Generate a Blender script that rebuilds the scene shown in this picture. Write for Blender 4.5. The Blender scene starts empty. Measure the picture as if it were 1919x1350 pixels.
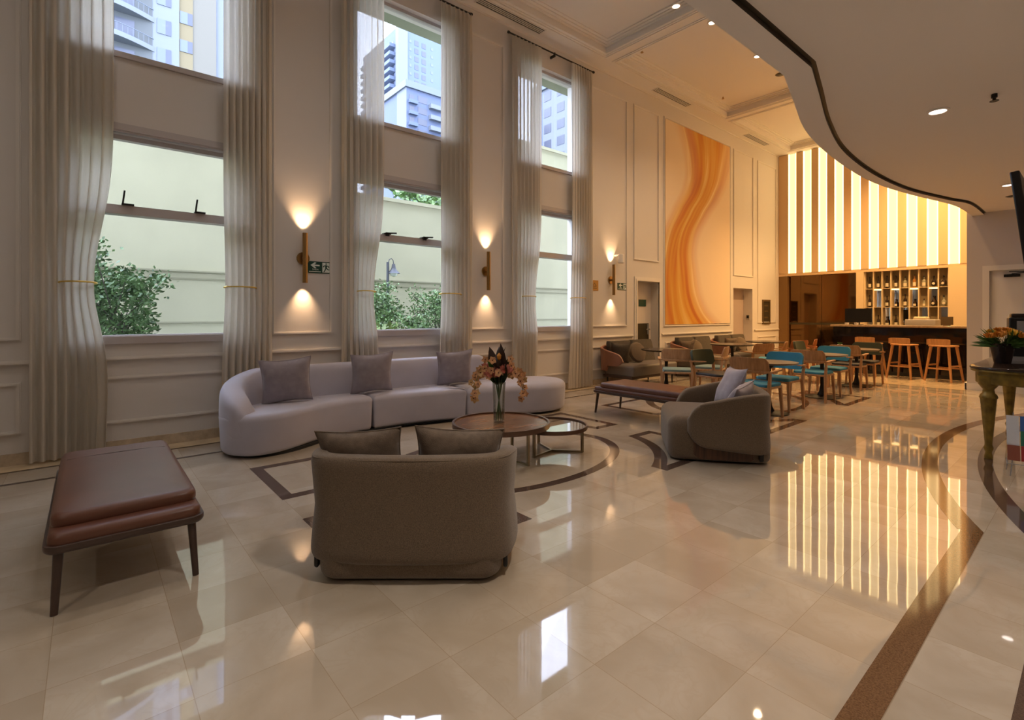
import bpy, bmesh, math, random
from mathutils import Vector, Matrix, noise as mnoise
random.seed(7)
PI = math.pi
C = bpy.context.scene.collection
SC = bpy.context.scene

# ---------------------------------------------------------------- camera, world, sun, exposure
CAM_H = 1.35
YAW = math.atan(1109.5 / 939.0)
cam_data = bpy.data.cameras.new('camera')
cam = bpy.data.objects.new('camera', cam_data)
C.objects.link(cam)
cam.location = (0, 0, CAM_H)
cam.rotation_euler = (PI / 2, 0, YAW)
cam_data.sensor_width = 36.0
cam_data.sensor_fit = 'HORIZONTAL'
cam_data.lens = 36.0 * 939.0 / 1919.0
cam_data.shift_y = -(675.0 - 590.0) / 1919.0
cam_data.clip_start = 0.02
cam_data.clip_end = 600
SC.camera = cam

world = bpy.data.worlds.new('overcast_sky')
SC.world = world
world.use_nodes = True
bg = world.node_tree.nodes['Background']
bg.inputs[0].default_value = (0.70, 0.79, 1.0, 1)
bg.inputs[1].default_value = 7.5

sun_d = bpy.data.lights.new('sun', 'SUN')
sun_d.energy = 2.2
sun_d.angle = math.radians(35)
sun_d.color = (1.0, 0.97, 0.92)
sun = bpy.data.objects.new('sun', sun_d)
C.objects.link(sun)
sun.rotation_euler = Vector((0.34, -0.6, 0.9)).to_track_quat('Z', 'Y').to_euler()

SC.view_settings.view_transform = 'Standard'
SC.view_settings.look = 'None'
SC.view_settings.gamma = 1.0
SC.view_settings.use_curve_mapping = False
SC.view_settings.exposure = 0.72

# ---------------------------------------------------------------- materials
MAT = {}
def new_mat(name):
    m = bpy.data.materials.new(name)
    m.use_nodes = True
    nt = m.node_tree
    return m, nt, nt.nodes, nt.links, nt.nodes['Principled BSDF']

def pmat(name, col, rough=0.5, metal=0.0, spec=0.5, bump=0.0, bscale=200.0, var=0.0, vscale=8.0,
         emit=None, estr=0.0, sheen=0.0, coat=0.0, stretch=(1, 1, 1), vcol=None):
    m, nt, N, L, b = new_mat(name)
    b.inputs['Base Color'].default_value = (*col, 1)
    b.inputs['Roughness'].default_value = rough
    b.inputs['Metallic'].default_value = metal
    b.inputs['Specular IOR Level'].default_value = spec
    if sheen:
        b.inputs['Sheen Weight'].default_value = sheen
    if coat:
        b.inputs['Coat Weight'].default_value = coat
        b.inputs['Coat Roughness'].default_value = 0.05
    if emit:
        b.inputs['Emission Color'].default_value = (*emit, 1)
        b.inputs['Emission Strength'].default_value = estr
    if bump or var:
        tc = N.new('ShaderNodeTexCoord')
        mp = N.new('ShaderNodeMapping')
        mp.inputs['Scale'].default_value = stretch
        L.new(tc.outputs['Object'], mp.inputs[0])
    if bump:
        n = N.new('ShaderNodeTexNoise'); n.inputs['Scale'].default_value = bscale
        n.inputs['Detail'].default_value = 3
        L.new(mp.outputs[0], n.inputs['Vector'])
        bp = N.new('ShaderNodeBump'); bp.inputs['Strength'].default_value = bump
        bp.inputs['Distance'].default_value = 0.004
        L.new(n.outputs[0], bp.inputs['Height']); L.new(bp.outputs[0], b.inputs['Normal'])
    if var:
        n2 = N.new('ShaderNodeTexNoise'); n2.inputs['Scale'].default_value = vscale
        n2.inputs['Detail'].default_value = 4
        L.new(mp.outputs[0], n2.inputs['Vector'])
        cr = N.new('ShaderNodeValToRGB')
        lo = tuple(c * (1 - var) for c in col); hi = tuple(min(1, c * (1 + var)) for c in (vcol or col))
        cr.color_ramp.elements[0].color = (*lo, 1); cr.color_ramp.elements[0].position = 0.3
        cr.color_ramp.elements[1].color = (*hi, 1); cr.color_ramp.elements[1].position = 0.7
        L.new(n2.outputs[0], cr.inputs[0]); L.new(cr.outputs[0], b.inputs['Base Color'])
    MAT[name] = m
    return m

def wood(name, dark, light, scale=3.0, rough=0.45, axis=(1, 14, 14)):
    m, nt, N, L, b = new_mat(name)
    tc = N.new('ShaderNodeTexCoord'); mp = N.new('ShaderNodeMapping'); mp.inputs['Scale'].default_value = axis
    L.new(tc.outputs['Object'], mp.inputs[0])
    n = N.new('ShaderNodeTexNoise'); n.inputs['Scale'].default_value = scale; n.inputs['Detail'].default_value = 6
    n.inputs['Distortion'].default_value = 0.6
    L.new(mp.outputs[0], n.inputs['Vector'])
    cr = N.new('ShaderNodeValToRGB')
    cr.color_ramp.elements[0].color = (*dark, 1); cr.color_ramp.elements[0].position = 0.35
    cr.color_ramp.elements[1].color = (*light, 1); cr.color_ramp.elements[1].position = 0.65
    L.new(n.outputs[0], cr.inputs[0]); L.new(cr.outputs[0], b.inputs['Base Color'])
    b.inputs['Roughness'].default_value = rough
    MAT[name] = m
    return m

pmat('wall_paint', (0.66, 0.62, 0.575), 0.55, bump=0.03, bscale=90)
pmat('trim_paint', (0.72, 0.675, 0.62), 0.4)
pmat('ceiling_paint', (0.74, 0.70, 0.65), 0.8)
pmat('low_ceiling_paint', (0.76, 0.71, 0.67), 0.7)
pmat('grey_wall_paint', (0.56, 0.52, 0.50), 0.55)
pmat('bronze_strip', (0.07, 0.06, 0.045), 0.35, 0.6)
pmat('skirting_marble', (0.520, 0.420, 0.300), 0.15, var=0.2, vscale=12)
pmat('warm_marble', (0.600, 0.470, 0.310), 0.06, var=0.15, vscale=6)
pmat('dark_inlay', (0.085, 0.055, 0.042), 0.07, var=0.35, vscale=160)
pmat('brown_inlay', (0.145, 0.075, 0.035), 0.07, var=0.35, vscale=160)
pmat('window_metal', (0.50, 0.46, 0.45), 0.4, 0.1)
pmat('black_metal', (0.012, 0.012, 0.013), 0.35, 0.3)
pmat('brass', (0.40, 0.24, 0.09), 0.32, 0.9)
pmat('gold_tie', (0.72, 0.5, 0.12), 0.3, 0.8)
pmat('champagne_metal', (0.36, 0.29, 0.19), 0.28, 0.9)
pmat('sofa_fabric', (0.470, 0.455, 0.530), 0.85, bump=0.25, bscale=420, var=0.06, vscale=3, sheen=0.3)
pmat('sofa_pillow_fabric', (0.340, 0.305, 0.345), 0.75, bump=0.25, bscale=300, var=0.12, vscale=14, sheen=0.3)
pmat('taupe_fabric', (0.130, 0.090, 0.056), 0.92, bump=0.6, bscale=300, var=0.35, vscale=210, sheen=0.25)
pmat('taupe_pillow_fabric', (0.125, 0.088, 0.060), 0.9, bump=0.5, bscale=260, var=0.2, vscale=30, sheen=0.2)
pmat('leather', (0.125, 0.048, 0.028), 0.36, bump=0.10, bscale=260, var=0.12, vscale=4)
pmat('tan_leather', (0.270, 0.120, 0.075), 0.42, bump=0.08, bscale=260, var=0.1, vscale=5)
pmat('bench_frame_paint', (0.055, 0.032, 0.024), 0.4)
wood('walnut', (0.10, 0.04, 0.018), (0.26, 0.12, 0.055), 2.2, 0.22, (14, 1.5, 14))
wood('plinth_wood', (0.05, 0.022, 0.012), (0.10, 0.045, 0.022), 3, 0.4, (14, 14, 1))
wood('oak', (0.34, 0.165, 0.065), (0.46, 0.24, 0.10), 3, 0.4, (10, 10, 1.2))
wood('oak_light', (0.46, 0.28, 0.15), (0.58, 0.37, 0.21), 3, 0.4, (10, 10, 1.2))
wood('stool_wood', (0.42, 0.20, 0.07), (0.56, 0.29, 0.11), 3, 0.4, (10, 10, 1.2))
wood('rust_wood', (0.26, 0.09, 0.03), (0.36, 0.14, 0.05), 3, 0.4, (10, 10, 1.2))
pmat('table_rim', (0.11, 0.055, 0.032), 0.35, 0.2)
pmat('mirror_glass', (0.62, 0.60, 0.55), 0.02, 1.0)
pmat('bronze_mirror', (0.140, 0.080, 0.035), 0.06, 1.0)
pmat('teal_fabric', (0.03, 0.22, 0.36), 0.7, bump=0.2, bscale=300)
pmat('pale_teal_fabric', (0.17, 0.27, 0.28), 0.7, bump=0.2, bscale=300)
pmat('green_fabric', (0.045, 0.055, 0.03), 0.75, bump=0.2, bscale=300)
pmat('dark_seat', (0.03, 0.03, 0.035), 0.5)
pmat('lounge_fabric', (0.075, 0.06, 0.045), 0.8, bump=0.3, bscale=260, var=0.15, vscale=40)
pmat('lounge_seat_fabric', (0.16, 0.14, 0.13), 0.5, bump=0.2, bscale=260)
pmat('cafe_top', (0.15, 0.10, 0.06), 0.28, var=0.2, vscale=5)
pmat('dark_top', (0.045, 0.032, 0.025), 0.2)
pmat('black_stone', (0.008, 0.006, 0.007), 0.06, var=0.3, vscale=30)
pmat('counter_stone', (0.35, 0.26, 0.16), 0.2, var=0.2, vscale=20)
pmat('slat_panel', (0.66, 0.47, 0.27), 0.6)
pmat('lit_panel', (0.35, 0.3, 0.2), 0.5, emit=(1.0, 0.68, 0.29), estr=1.02)
pmat('lit_edge', (0.35, 0.3, 0.2), 0.5, emit=(1.0, 0.70, 0.32), estr=3.2)
pmat('led_warm', (0.9, 0.8, 0.6), 0.5, emit=(1.0, 0.66, 0.28), estr=2.2)
pmat('lamp_glow', (1, 1, 1), 0.5, emit=(1.0, 0.82, 0.6), estr=4.5)
pmat('lamp_glow_cool', (1, 1, 1), 0.5, emit=(1.0, 0.86, 0.80), estr=3)
pmat('lamp_glow_soft', (1, 1, 1), 0.5, emit=(1.0, 0.75, 0.5), estr=0.9)
pmat('shelf_cream', (0.66, 0.52, 0.32), 0.5)
pmat('shelf_back', (0.28, 0.22, 0.12), 0.5)
pmat('bottle_dark', (0.02, 0.010, 0.006), 0.08)
pmat('bottle_clear', (0.25, 0.24, 0.17), 0.06)
pmat('bottle_amber', (0.30, 0.13, 0.03), 0.08)
pmat('bottle_label', (0.62, 0.55, 0.40), 0.6)
pmat('plastic_grey', (0.42, 0.40, 0.37), 0.5)
pmat('white_paint', (0.72, 0.69, 0.65), 0.45)
pmat('door_paint', (0.62, 0.56, 0.50), 0.4)
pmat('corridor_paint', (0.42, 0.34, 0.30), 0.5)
pmat('kick_plate', (0.055, 0.045, 0.025), 0.35, 0.4)
pmat('bronze_post', (0.20, 0.11, 0.035), 0.4, 0.2)
pmat('sign_green', (0.0, 0.045, 0.03), 0.4)
pmat('sign_white', (0.72, 0.78, 0.72), 0.5)
pmat('sign_brass', (0.42, 0.24, 0.07), 0.35, 0.6)
pmat('menu_board', (0.045, 0.035, 0.02), 0.4)
pmat('menu_frame', (0.16, 0.11, 0.05), 0.4, 0.4)
pmat('gilt_green', (0.20, 0.13, 0.022), 0.38, 0.35, var=0.4, vscale=14)
pmat('dark_gloss_top', (0.03, 0.018, 0.014), 0.05)
pmat('pot_dark', (0.02, 0.012, 0.01), 0.25)
pmat('leaf_green', (0.06, 0.13, 0.025), 0.45, var=0.4, vscale=20)
pmat('leaf_dark', (0.020, 0.035, 0.016), 0.4, var=0.3, vscale=12)
pmat('leaf_maroon', (0.045, 0.022, 0.016), 0.4)
pmat('stem_green', (0.07, 0.13, 0.05), 0.5)
pmat('orchid_peach', (0.62, 0.30, 0.15), 0.6, var=0.35, vscale=40, vcol=(0.75, 0.42, 0.20))
pmat('orchid_yellow', (0.60, 0.36, 0.14), 0.6)
pmat('petal_dark', (0.12, 0.03, 0.02), 0.6)
pmat('protea_pink', (0.60, 0.20, 0.15), 0.6, var=0.3, vscale=30)
pmat('petal_orange', (0.72, 0.30, 0.04), 0.6)
pmat('petal_yellow', (0.80, 0.50, 0.05), 0.6)
pmat('machine_silver', (0.45, 0.47, 0.50), 0.25, 0.7)
pmat('paper_red', (0.35, 0.03, 0.03), 0.6)
pmat('paper_blue', (0.04, 0.12, 0.38), 0.6)
pmat('paper_green', (0.02, 0.16, 0.10), 0.6)
pmat('paper_white', (0.6, 0.62, 0.66), 0.6)
pmat('paper_brown', (0.25, 0.07, 0.04), 0.6)
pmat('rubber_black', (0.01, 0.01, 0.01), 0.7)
# exterior
pmat('outer_wall_paint', (0.430, 0.415, 0.300), 0.9, var=0.05, vscale=1.5)
pmat('outer_ledge_paint', (0.290, 0.280, 0.200), 0.9)
pmat('tower_blue_white', (0.062, 0.083, 0.140), 0.8)
pmat('tower_blue_mid', (0.056, 0.073, 0.125), 0.8)
pmat('tower_white', (0.098, 0.110, 0.135), 0.8)
pmat('tower_yellow', (0.106, 0.085, 0.045), 0.8)
pmat('tower_cream', (0.090, 0.084, 0.070), 0.8)
pmat('tower_glass', (0.031, 0.037, 0.062), 0.3)
pmat('tower_shutter', (0.069, 0.085, 0.115), 0.6)
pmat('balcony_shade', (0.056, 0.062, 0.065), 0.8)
pmat('leaf_outdoor', (0.035, 0.065, 0.025), 0.5, var=0.7, vscale=9, vcol=(0.09, 0.16, 0.06))
pmat('leaf_outdoor_pale', (0.05, 0.085, 0.035), 0.5, var=0.7, vscale=9, vcol=(0.13, 0.22, 0.08))
pmat('leaf_lime', (0.16, 0.22, 0.06), 0.5, var=0.4, vscale=9)
pmat('bark', (0.075, 0.06, 0.055), 0.9)
pmat('lamp_post_grey', (0.06, 0.065, 0.085), 0.5)
pmat('outdoor_soil', (0.09, 0.10, 0.05), 0.95, var=0.3, vscale=6)
pmat('flower_outdoor', (0.45, 0.10, 0.02), 0.6)
pmat('outer_fascia', (0.260, 0.280, 0.200), 0.9)

def glass_mat(name, tint=(1, 1, 1), refl=0.06):
    m, nt, N, L, b = new_mat(name)
    N.remove(b)
    out = N['Material Output']
    t = N.new('ShaderNodeBsdfTransparent'); t.inputs[0].default_value = (*tint, 1)
    g = N.new('ShaderNodeBsdfGlossy'); g.inputs['Roughness'].default_value = 0.01
    lw = N.new('ShaderNodeLayerWeight'); lw.inputs[0].default_value = refl * 4
    mul = N.new('ShaderNodeMath'); mul.operation = 'MULTIPLY'; mul.inputs[1].default_value = 0.6
    L.new(lw.outputs['Fresnel'], mul.inputs[0])
    mx = N.new('ShaderNodeMixShader')
    L.new(mul.outputs[0], mx.inputs[0]); L.new(t.outputs[0], mx.inputs[1]); L.new(g.outputs[0], mx.inputs[2])
    L.new(mx.outputs[0], out.inputs[0])
    MAT[name] = m
glass_mat('pane_glass', (0.98, 0.99, 1.0), 0.05)
glass_mat('vase_glass', (0.95, 0.97, 0.95), 0.10)

def curtain_mat():
    m, nt, N, L, b = new_mat('sheer_linen')
    N.remove(b); out = N['Material Output']
    d = N.new('ShaderNodeBsdfDiffuse'); d.inputs[0].default_value = (0.80, 0.74, 0.65, 1)
    t = N.new('ShaderNodeBsdfTranslucent'); t.inputs[0].default_value = (0.62, 0.58, 0.50, 1)
    tr = N.new('ShaderNodeBsdfTransparent')
    m1 = N.new('ShaderNodeMixShader'); m1.inputs[0].default_value = 0.42
    m2 = N.new('ShaderNodeMixShader')
    tc = N.new('ShaderNodeTexCoord'); mp = N.new('ShaderNodeMapping'); mp.inputs['Scale'].default_value = (60, 60, 3)
    ns = N.new('ShaderNodeTexNoise'); ns.inputs['Scale'].default_value = 6
    mr = N.new('ShaderNodeMapRange'); mr.inputs['To Min'].default_value = 0.02; mr.inputs['To Max'].default_value = 0.10
    L.new(tc.outputs['Object'], mp.inputs[0]); L.new(mp.outputs[0], ns.inputs['Vector'])
    L.new(ns.outputs[0], mr.inputs[0]); L.new(mr.outputs[0], m2.inputs[0])
    L.new(d.outputs[0], m1.inputs[1]); L.new(t.outputs[0], m1.inputs[2])
    L.new(m1.outputs[0], m2.inputs[1]); L.new(tr.outputs[0], m2.inputs[2]); L.new(m2.outputs[0], out.inputs[0])
    MAT['sheer_linen'] = m
curtain_mat()

def floor_mat():
    m, nt, N, L, b = new_mat('polished_marble')
    def M(op, a, bb=None, c=None):
        n = N.new('ShaderNodeMath'); n.operation = op
        for i, v in enumerate((a, bb, c)):
            if v is None: continue
            if isinstance(v, (int, float)): n.inputs[i].default_value = v
            else: L.new(v, n.inputs[i])
        return n.outputs[0]
    tc = N.new('ShaderNodeTexCoord'); sp = N.new('ShaderNodeSeparateXYZ'); L.new(tc.outputs['Object'], sp.inputs[0])
    u = M('DIVIDE', M('ADD', sp.outputs[0], 1.27), 0.396); v = M('DIVIDE', M('ADD', sp.outputs[1], -1.09), 0.402)
    fu, fv = M('FLOOR', u), M('FLOOR', v)
    cb = N.new('ShaderNodeCombineXYZ'); L.new(fu, cb.inputs[0]); L.new(fv, cb.inputs[1])
    wn = N.new('ShaderNodeTexWhiteNoise'); L.new(cb.outputs[0], wn.inputs['Vector'])
    # per-tile shifted vein pattern
    va = N.new('ShaderNodeVectorMath'); va.operation = 'MULTIPLY_ADD'
    L.new(wn.outputs['Color'], va.inputs[0]); va.inputs[1].default_value = (7, 7, 7); L.new(tc.outputs['Object'], va.inputs[2])
    n1 = N.new('ShaderNodeTexNoise'); n1.inputs['Scale'].default_value = 2.6; n1.inputs['Detail'].default_value = 8
    n1.inputs['Distortion'].default_value = 0.5
    L.new(va.outputs[0], n1.inputs['Vector'])
    n2 = N.new('ShaderNodeTexNoise'); n2.inputs['Scale'].default_value = 4.0; n2.inputs['Detail'].default_value = 10
    n2.inputs['Distortion'].default_value = 2.5; L.new(va.outputs[0], n2.inputs['Vector'])
    vein = M('SUBTRACT', 1.0, M('MULTIPLY', M('ABSOLUTE', M('SUBTRACT', n2.outputs[0], 0.5)), 22.0))
    vein = M('MULTIPLY', M('MAXIMUM', vein, 0.0), M('GREATER_THAN', n1.outputs[0], 0.5))
    vein = M('MULTIPLY', vein, 0.09)
    cr = N.new('ShaderNodeValToRGB')
    cr.color_ramp.elements[0].color = (0.37, 0.30, 0.22, 1); cr.color_ramp.elements[0].position = 0.30
    cr.color_ramp.elements[1].color = (0.53, 0.46, 0.37, 1); cr.color_ramp.elements[1].position = 0.72
    tone = M('ADD', M('MULTIPLY', n1.outputs[0], 0.75), M('MULTIPLY', wn.outputs['Value'], 0.15))
    L.new(tone, cr.inputs[0])
    mx = N.new('ShaderNodeMixRGB'); mx.inputs[2].default_value = (0.26, 0.17, 0.09, 1)
    L.new(vein, mx.inputs[0]); L.new(cr.outputs[0], mx.inputs[1])
    du = M('ABSOLUTE', M('SUBTRACT', M('FRACT', u), 0.5)); dv = M('ABSOLUTE', M('SUBTRACT', M('FRACT', v), 0.5))
    jt = M('GREATER_THAN', M('MAXIMUM', du, dv), 0.4965)
    mx2 = N.new('ShaderNodeMixRGB'); mx2.inputs[2].default_value = (0.30, 0.22, 0.14, 1)
    L.new(M('MULTIPLY', jt, 0.7), mx2.inputs[0]); L.new(mx.outputs[0], mx2.inputs[1])
    L.new(mx2.outputs[0], b.inputs['Base Color'])
    b.inputs['Roughness'].default_value = 0.028
    b.inputs['IOR'].default_value = 2.0
    # very slight per-tile and low-frequency waviness of the polish
    n3 = N.new('ShaderNodeTexNoise'); n3.inputs['Scale'].default_value = 3.0; n3.inputs['Detail'].default_value = 1
    L.new(va.outputs[0], n3.inputs['Vector'])
    bp = N.new('ShaderNodeBump'); bp.inputs['Strength'].default_value = 0.035; bp.inputs['Distance'].default_value = 0.01
    L.new(n3.outputs[0], bp.inputs['Height']); L.new(bp.outputs[0], b.inputs['Normal'])
    MAT['polished_marble'] = m
floor_mat()

def painting_mat():
    m, nt, N, L, b = new_mat('painted_canvas')
    def M(op, a, bb=None):
        n = N.new('ShaderNodeMath'); n.operation = op
        for i, v in enumerate((a, bb)):
            if v is None: continue
            if isinstance(v, (int, float)): n.inputs[i].default_value = v
            else: L.new(v, n.inputs[i])
        return n.outputs[0]
    def curve(inp, pts):
        n = N.new('ShaderNodeFloatCurve'); cu = n.mapping.curves[0]
        cu.points[0].location = pts[0]; cu.points[1].location = pts[-1]
        for p in pts[1:-1]: cu.points.new(*p)
        n.mapping.update(); L.new(inp, n.inputs['Value']); return n.outputs[0]
    tc = N.new('ShaderNodeTexCoord'); sp = N.new('ShaderNodeSeparateXYZ'); L.new(tc.outputs['Object'], sp.inputs[0])
    u = M('DIVIDE', M('ADD', sp.outputs[1], 1.5), 3.0); v = M('DIVIDE', sp.outputs[2], 4.6)
    c = curve(v, [(0, .30), (.12, .20), (.27, .17), (.40, .19), (.57, .37), (.70, .55), (.80, .62), (1, .62)])
    w = curve(v, [(0, .62), (.12, .42), (.27, .34), (.40, .29), (.57, .30), (.76, .36), (.88, .44), (1, .54)])
    s = M('DIVIDE', M('SUBTRACT', u, c), w)
    cb = N.new('ShaderNodeCombineXYZ'); L.new(M('MULTIPLY', s, 1.6), cb.inputs[0]); L.new(M('MULTIPLY', v, 0.8), cb.inputs[1])
    ns = N.new('ShaderNodeTexNoise'); ns.inputs['Scale'].default_value = 1.3; ns.inputs['Detail'].default_value = 2
    ns.inputs['Distortion'].default_value = 0.4
    L.new(cb.outputs[0], ns.inputs['Vector'])
    s2 = M('ADD', M('MULTIPLY', M('ADD', s, 1.0), 0.5), M('MULTIPLY', M('SUBTRACT', ns.outputs[0], 0.5), 0.16))
    def ramp(inp, stops):
        cr = N.new('ShaderNodeValToRGB'); e = cr.color_ramp.elements
        e[0].position = stops[0][0]; e[0].color = (*stops[0][1], 1); e[1].position = stops[-1][0]; e[1].color = (*stops[-1][1], 1)
        for p, col in stops[1:-1]:
            x = e.new(p); x.color = (*col, 1)
        L.new(inp, cr.inputs[0]); return cr.outputs[0]
    mask = ramp(s2, [(0.02, (0, 0, 0)), (0.22, (.8, .8, .8)), (0.34, (1, 1, 1)), (0.66, (1, 1, 1)), (0.84, (.55, .55, .55)), (0.98, (0, 0, 0))])
    cb2 = N.new('ShaderNodeCombineXYZ'); L.new(M('MULTIPLY', s2, 7.0), cb2.inputs[0]); L.new(M('MULTIPLY', v, 0.9), cb2.inputs[1])
    n2 = N.new('ShaderNodeTexNoise'); n2.inputs['Scale'].default_value = 1.0; n2.inputs['Detail'].default_value = 3; n2.inputs['Distortion'].default_value = 0.3
    L.new(cb2.outputs[0], n2.inputs['Vector'])
    deep = M('MULTIPLY', M('SUBTRACT', s2, 0.5), 0.10)
    band = ramp(M('SUBTRACT', n2.outputs[0], deep), [(0.32, (0.42, 0.11, 0.012)), (0.43, (0.56, 0.18, 0.02)), (0.50, (0.62, 0.28, 0.03)), (0.57, (0.68, 0.38, 0.07)), (0.63, (0.80, 0.58, 0.26)), (0.72, (0.60, 0.22, 0.03))])
    mx = N.new('ShaderNodeMixRGB'); mx.inputs[1].default_value = (0.76, 0.61, 0.43, 1)
    L.new(mask, mx.inputs[0]); L.new(band, mx.inputs[2]); L.new(mx.outputs[0], b.inputs['Base Color'])
    b.inputs['Roughness'].default_value = 0.7
    MAT['painted_canvas'] = m
painting_mat()

# ---------------------------------------------------------------- mesh builder
class MB:
    def __init__(s):
        s.bm = bmesh.new(); s.mi = 0
    def face(s, vs):
        try:
            f = s.bm.faces.new(vs); f.material_index = s.mi; return f
        except ValueError:
            return None
    def box(s, x0, x1, y0, y1, z0, z1):
        v = [s.bm.verts.new((x, y, z)) for z in (z0, z1) for y in (y0, y1) for x in (x0, x1)]
        for q in ((0, 2, 3, 1), (4, 5, 7, 6), (0, 1, 5, 4), (2, 6, 7, 3), (0, 4, 6, 2), (1, 3, 7, 5)):
            s.face([v[i] for i in q])
        return s
    def cyl(s, p0, p1, r0, r1=None, n=16, caps=True):
        r1 = r0 if r1 is None else r1
        p0, p1 = Vector(p0), Vector(p1); d = (p1 - p0).normalized()
        a = d.orthogonal().normalized(); b = d.cross(a)
        A = [s.bm.verts.new(p0 + (a * math.cos(2 * PI * i / n) + b * math.sin(2 * PI * i / n)) * r0) for i in range(n)]
        B = [s.bm.verts.new(p1 + (a * math.cos(2 * PI * i / n) + b * math.sin(2 * PI * i / n)) * r1) for i in range(n)]
        for i in range(n):
            s.face([A[i], A[(i + 1) % n], B[(i + 1) % n], B[i]])
        if caps:
            s.face(A[::-1]); s.face(B)
        return s
    def bar(s, p0, p1, w, h, w1=None, h1=None, up=(0, 0, 1)):
        p0, p1 = Vector(p0), Vector(p1); d = (p1 - p0).normalized(); up = Vector(up)
        if abs(d.dot(up)) > 0.95: up = Vector((0, 1, 0))
        a = d.cross(up).normalized(); b = a.cross(d).normalized()
        w1 = w if w1 is None else w1; h1 = h if h1 is None else h1
        A = [s.bm.verts.new(p0 + a * x * w / 2 + b * y * h / 2) for x, y in ((-1, -1), (1, -1), (1, 1), (-1, 1))]
        B = [s.bm.verts.new(p1 + a * x * w1 / 2 + b * y * h1 / 2) for x, y in ((-1, -1), (1, -1), (1, 1), (-1, 1))]
        for i in range(4): s.face([A[i], A[(i + 1) % 4], B[(i + 1) % 4], B[i]])
        s.face(A[::-1]); s.face(B); return s
    def lathe(s, prof, c=(0, 0, 0), n=32):
        rings = []
        for r, z in prof:
            if r < 1e-5: rings.append([s.bm.verts.new((c[0], c[1], c[2] + z))])
            else: rings.append([s.bm.verts.new((c[0] + r * math.cos(2 * PI * i / n), c[1] + r * math.sin(2 * PI * i / n), c[2] + z)) for i in range(n)])
        for A, B in zip(rings, rings[1:]):
            for i in range(n):
                j = (i + 1) % n
                if len(A) == 1 and len(B) == 1: continue
                if len(A) == 1: s.face([A[0], B[j], B[i]])
                elif len(B) == 1: s.face([A[i], A[j], B[0]])
                else: s.face([A[i], A[j], B[j], B[i]])
        if len(rings[0]) > 1: s.face(rings[0][::-1])
        if len(rings[-1]) > 1: s.face(rings[-1])
        return s
    def tube(s, pts, r, n=8, r1=None):
        pts = [Vector(p) for p in pts]; rings = []; prev = None
        for k, p in enumerate(pts):
            d = (pts[min(k + 1, len(pts) - 1)] - pts[max(k - 1, 0)]).normalized()
            a = d.orthogonal().normalized() if prev is None else (prev - d * prev.dot(d)).normalized()
            prev = a; b = d.cross(a); rr = r if r1 is None else r + (r1 - r) * k / (len(pts) - 1)
            rings.append([s.bm.verts.new(p + (a * math.cos(2 * PI * i / n) + b * math.sin(2 * PI * i / n)) * rr) for i in range(n)])
        for A, B in zip(rings, rings[1:]):
            for i in range(n): s.face([A[i], A[(i + 1) % n], B[(i + 1) % n], B[i]])
        s.face(rings[0][::-1]); s.face(rings[-1]); return s
    def prism(s, poly, z0, z1):
        A = [s.bm.verts.new((x, y, z0)) for x, y in poly]; B = [s.bm.verts.new((x, y, z1)) for x, y in poly]
        n = len(poly)
        for i in range(n): s.face([A[i], A[(i + 1) % n], B[(i + 1) % n], B[i]])
        s.face(A[::-1]); s.face(B); return s
    def rings(s, rs, cap0=True, cap1=True):
        R = [[s.bm.verts.new(p) for p in r] for r in rs]; n = len(R[0])
        for A, B in zip(R, R[1:]):
            for i in range(n): s.face([A[i], A[(i + 1) % n], B[(i + 1) % n], B[i]])
        if cap0: s.face(R[0][::-1])
        if cap1: s.face(R[-1])
        return s
    def slab(s, poly, z0, z1, rt=0.03, rb=0.03, seg=5, crown=0.0, zf=None, taper=0.0):
        """plan outline extruded with rounded top and bottom edges; zf(x,y)->z offset of the top"""
        poly = ccw(poly); n = len(poly)
        def off(d):
            out = []
            for i in range(n):
                p0, p, p1 = Vector(poly[i - 1]), Vector(poly[i]), Vector(poly[(i + 1) % n])
                t = (p1 - p0); t = t.normalized() if t.length > 1e-9 else Vector((1, 0))
                out.append((p.x - t.y * d, p.y + t.x * d))   # inward for ccw
            return out
        R = []
        for k in range(seg + 1):
            a = PI / 2 * k / seg
            o = off(rb * (1 - math.sin(a)) + taper); R.append([(x, y, z0 + rb * (1 - math.cos(a))) for x, y in o])
        for k in range(seg + 1):
            a = PI / 2 * k / seg
            o = off(rt * (1 - math.cos(a))); z = z1 - rt + rt * math.sin(a)
            R.append([(x, y, z + (zf(x, y) if zf else 0)) for x, y in o])
        if crown:
            last = R[-1]; cx = sum(p[0] for p in last) / n; cy = sum(p[1] for p in last) / n
            for f, h in ((.10, .35), (.25, .7), (.5, .93), (.75, 1.0)):
                R.append([(p[0] + (cx - p[0]) * f, p[1] + (cy - p[1]) * f, p[2] + crown * h) for p in last])
        return s.rings(R)
    def xf(s, m):
        bmesh.ops.transform(s.bm, matrix=m, verts=s.bm.verts); return s
    def build(s, name, mats, parent=None, smooth=40, wn=False):
        bmesh.ops.recalc_face_normals(s.bm, faces=s.bm.faces)
        me = bpy.data.meshes.new(name); s.bm.to_mesh(me); s.bm.free()
        for mm in (mats if isinstance(mats, (list, tuple)) else [mats]): me.materials.append(MAT[mm])
        if smooth:
            me.shade_smooth(); me.set_sharp_from_angle(angle=math.radians(smooth))
        o = bpy.data.objects.new(name, me); C.objects.link(o)
        if parent is not None: o.parent = parent
        return o

def ccw(poly):
    a = sum(poly[i][0] * poly[(i + 1) % len(poly)][1] - poly[(i + 1) % len(poly)][0] * poly[i][1] for i in range(len(poly)))
    return list(poly) if a > 0 else list(poly)[::-1]

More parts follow.
